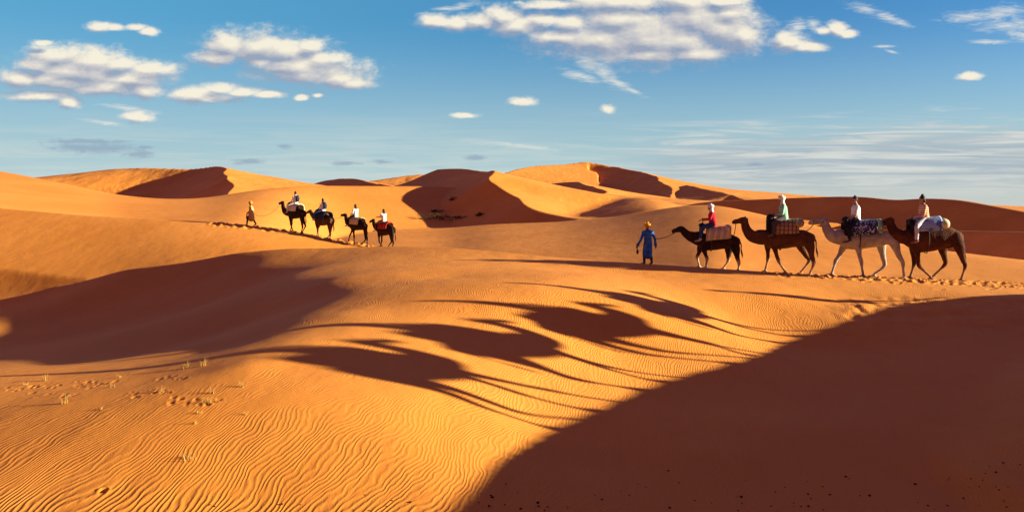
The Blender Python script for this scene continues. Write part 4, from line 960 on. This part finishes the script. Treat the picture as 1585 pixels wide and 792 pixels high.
bg = Shape(); bg.tube([(0, 0, 0, .02), (0, 0, -.12, .09, .05), (0, 0, -.26, .12, .07)], seg=10); ob = put(bg.mesh("bag", voxel=.015), "cloth_bag", MAT['brownw'])
ob.location = local(gf, (.22, .27, .80)); tag(ob, "dark cloth bag carried low by the distant guide in tan", "bag")
rope(local(gf, (-.05, -.27, .86)), local(farc[0][0], SP['b'].nose), .45, "long slack rope between the distant guide in tan and the first far camel", r=.012)

# ------------------------------------------------------------------ the third string, on the ridge just right of the picture: it throws the long shadows
def ridge_at(y):
    P = np.array(R_RIDGE); return float(np.interp(y, P[:, 1], P[:, 0]))
lab3 = ["brown camel on the ridge right of the picture, nearest the shadow of the walker", "dark camel second from the far end of the ridge right of the picture", "brown camel third from the far end of the ridge right of the picture", "dark camel nearest the viewer on the ridge right of the picture"]
rlab = ["rider in white on the farthest ridge camel", "rider in red on the second ridge camel", "rider in green on the third ridge camel", "rider in black on the nearest ridge camel"]
for i, (y, k, sc) in enumerate(((21.6, 'b', 1.02), (18.9, 'd', 1.0), (16.3, 'b', 1.02), (13.8, 'c', 1.02))):
    x = ridge_at(y) + .1; dx = ridge_at(y + 1) - ridge_at(y - 1); yaw = math.atan2(2, dx)
    a = gz(x + .7 * math.cos(yaw), y + .7 * math.sin(yaw)); b = gz(x - .7 * math.cos(yaw), y - .7 * math.sin(yaw))
    c = camel(SP[k], MAT[['c2', 'far', 'c2', 'far'][i]], lab3[i], (x, y, (a + b) / 2 - .02), yaw, -math.atan2(a - b, 1.4), "camels of the ridge caravan", sc)
    person(PM['f' if i % 2 else 'b'], outfit(['white', 'red', 'green', 'black'][i], 'denim', 'shoe', 'turban_w'), rlab[i], local(c, (SEAT[k][0], 0, SEAT[k][1] - .02)), yaw, 0, "riders of the ridge caravan")
    sd = thing("camel_saddle", ["cream saddle on the farthest ridge camel", "red saddle on the second ridge camel", "tan saddle on the third ridge camel", "blue saddle on the nearest ridge camel"][i], "saddle", local(c, (0, 0, SEAT[k][1] - 2.13)), yaw, 0, "saddles of the ridge caravan", sc)
    put(blm, "blanket", MAT[['bl_cream', 'bl_red', 'bl_tan', 'bl_blue'][i]], sd); put(pdm, "front_pad", MAT['pad'], sd)
y = 25.6; x = ridge_at(y); person(GF, outfit('blue', 'brownw', 'shoe_dark', 'turban_w', 'skin_dark'), "walking guide in blue ahead of the ridge caravan right of the picture", (x, y, gz(x, y)), math.radians(60))

# ------------------------------------------------------------------ dry grass, shrubs, pebbles
def tuft_mesh(n, h, spread, seed):
    r = random.Random(seed); v = []; f = []
    for k in range(n):
        a = r.uniform(0, 6.28); rad = r.uniform(0, spread); bx, by = rad * math.cos(a), rad * math.sin(a); hh = h * r.uniform(.4, 1); ox, oy = math.cos(a) * r.uniform(.05, .5) * hh, math.sin(a) * r.uniform(.05, .5) * hh
        w = r.uniform(.003, .006); pa = r.uniform(0, 3.14); wx, wy = w * math.cos(pa), w * math.sin(pa)
        b0 = len(v)
        for t in (0, .35, .7, 1):
            x_, y_, z_ = bx + ox * t * t, by + oy * t * t, hh * t * (1 - .12 * t) - .01; q = 1 - t * .85
            v += [(x_ - wx * q, y_ - wy * q, z_), (x_ + wx * q, y_ + wy * q, z_), (x_ + wy * q * .7, y_ - wx * q * .7, z_)]
        for i in range(3):
            for j in range(3): a_, b_ = b0 + i * 3 + j, b0 + i * 3 + (j + 1) % 3; f.append((a_, b_, b_ + 3, a_ + 3))
    me = bpy.data.meshes.new("dry_grass"); me.from_pydata(v, [], f); me.update(); return me
tm = [tuft_mesh(26, .17, .04, 1), tuft_mesh(20, .11, .045, 2), tuft_mesh(12, .09, .035, 3), tuft_mesh(34, .10, .09, 4)]
TUFTS = [(70, 589, 0, "upright straw tuft nearest the left edge below the shaded hollow"), (100, 624, 0, "tallest straw tuft, casting a long thin shadow at lower left"), (154, 634, 2, None), (288, 570, 0, "straw tuft at the tip of the long rider shadow, left of its neighbour"), (315, 566, 0, "straw tuft at the tip of the long rider shadow, right of its neighbour"),
         (374, 598, 1, None), (329, 608, 1, None), (249, 606, 1, None), (303, 655, 2, None), (293, 709, 3, "broad low straw tuft standing alone in the lower foreground"), (175, 599, 2, None), (186, 584, 2, None), (323, 622, 3, None), (309, 640, 2, None), (380, 642, 2, None), (40, 596, 2, None)]
for px, py, k, lab in TUFTS:
    x, y, z = on_ground(px, py, 12); o = put(tm[k], "dry_grass_tuft", MAT['straw']); o.location = (x, y, z); o.rotation_euler = (0, 0, px * .7)
    tag(o, lab or "small sparse tuft of dry straw-coloured grass in the rippled sand at lower left", "grass tuft", "dry grass tufts" if lab is None else "tall dry grass tufts")
def shrub_mesh(seed, rx, rz, n=900):
    r = np.random.RandomState(seed); v = []; f = []
    cl = [(r.normal(0, rx * .45), r.normal(0, rx * .35), abs(r.normal(.35, .25)) * rz, r.uniform(.25, .5) * rx) for _ in range(9)]
    for k in range(n):
        c = cl[r.randint(9)]; d = r.normal(0, 1, 3); d /= np.linalg.norm(d); p = np.array(c[:3]) + d * c[3] * np.array([1, 1, .6 * rz / rx + .2]) * r.uniform(.5, 1); p[2] = max(p[2], .02)
        s_ = r.uniform(.05, .12); a = r.normal(0, 1, 3); b = r.normal(0, 1, 3); b0 = len(v); v += [tuple(p), tuple(p + a / np.linalg.norm(a) * s_), tuple(p + b / np.linalg.norm(b) * s_)]; f.append((b0, b0 + 1, b0 + 2))
    me = bpy.data.meshes.new("shrub"); me.from_pydata(v, [], f); me.update(); return me
for i, (px, Y, rx, rz, lab) in enumerate([(662, 122, 1.5, .9, "largest dark shrub at the foot of the shaded middle dune"), (688, 123, 1.3, .8, "dark shrub just right of the largest one in the dune's shade"), (674, 128, .9, .5, "small dark shrub higher up behind the two big ones"), (712, 123, 1.0, .45, "low dark shrub between the big pair and the rightmost shrub"), (742, 121, .8, .4, "rightmost low shrub at the foot of the shaded dune"), (700, 134, 1.2, .4, "flat dark shrub highest up the shaded dune slope")]):
    x, y, z = at(px, Y); o = put(shrub_mesh(i, rx, rz), "desert_shrub", MAT['shrubm']); o.location = (x, y, z - .03); tag(o, lab, "shrub", "shrubs in the dune hollow")
pr = random.Random(8)
pbm = []
for k in range(3):
    s = Shape(); s.ball((0, 0, .006), (.026, .02, .014), 8); me = s.mesh("pebble"); 
    for vv in me.vertices: vv.co += Vector((pr.uniform(-.003, .003), pr.uniform(-.003, .003), pr.uniform(-.002, .002)))
    pbm.append(me)
for k in range(84):
    if k < 58: px, py = pr.uniform(740, 1560), 792 - abs(pr.gauss(0, 26)) - 2
    elif k < 70: px, py = pr.uniform(300, 640), 792 - abs(pr.gauss(0, 14)) - 1
    else: px, py = pr.uniform(1500, 1580), pr.uniform(705, 790)
    x, y, z = on_ground(px, py, 11); o = put(pbm[k % 3], "pebble", MAT['pebble']); o.location = (x, y, z); o.rotation_euler = (0, 0, pr.uniform(0, 6)); s_ = pr.uniform(.3, .5) if pr.random() < .7 else pr.uniform(.5, .95); o.scale = (s_, s_, s_)
    if k < 58 or k >= 70: tag(o, "small dark pebble on the shaded sand at lower right", "pebble", "pebbles on the shaded sand")
    else: tag(o, "small dark pebble on the sunlit ripples along the bottom edge", "pebble", "pebbles on the sunlit sand")
print("things done")
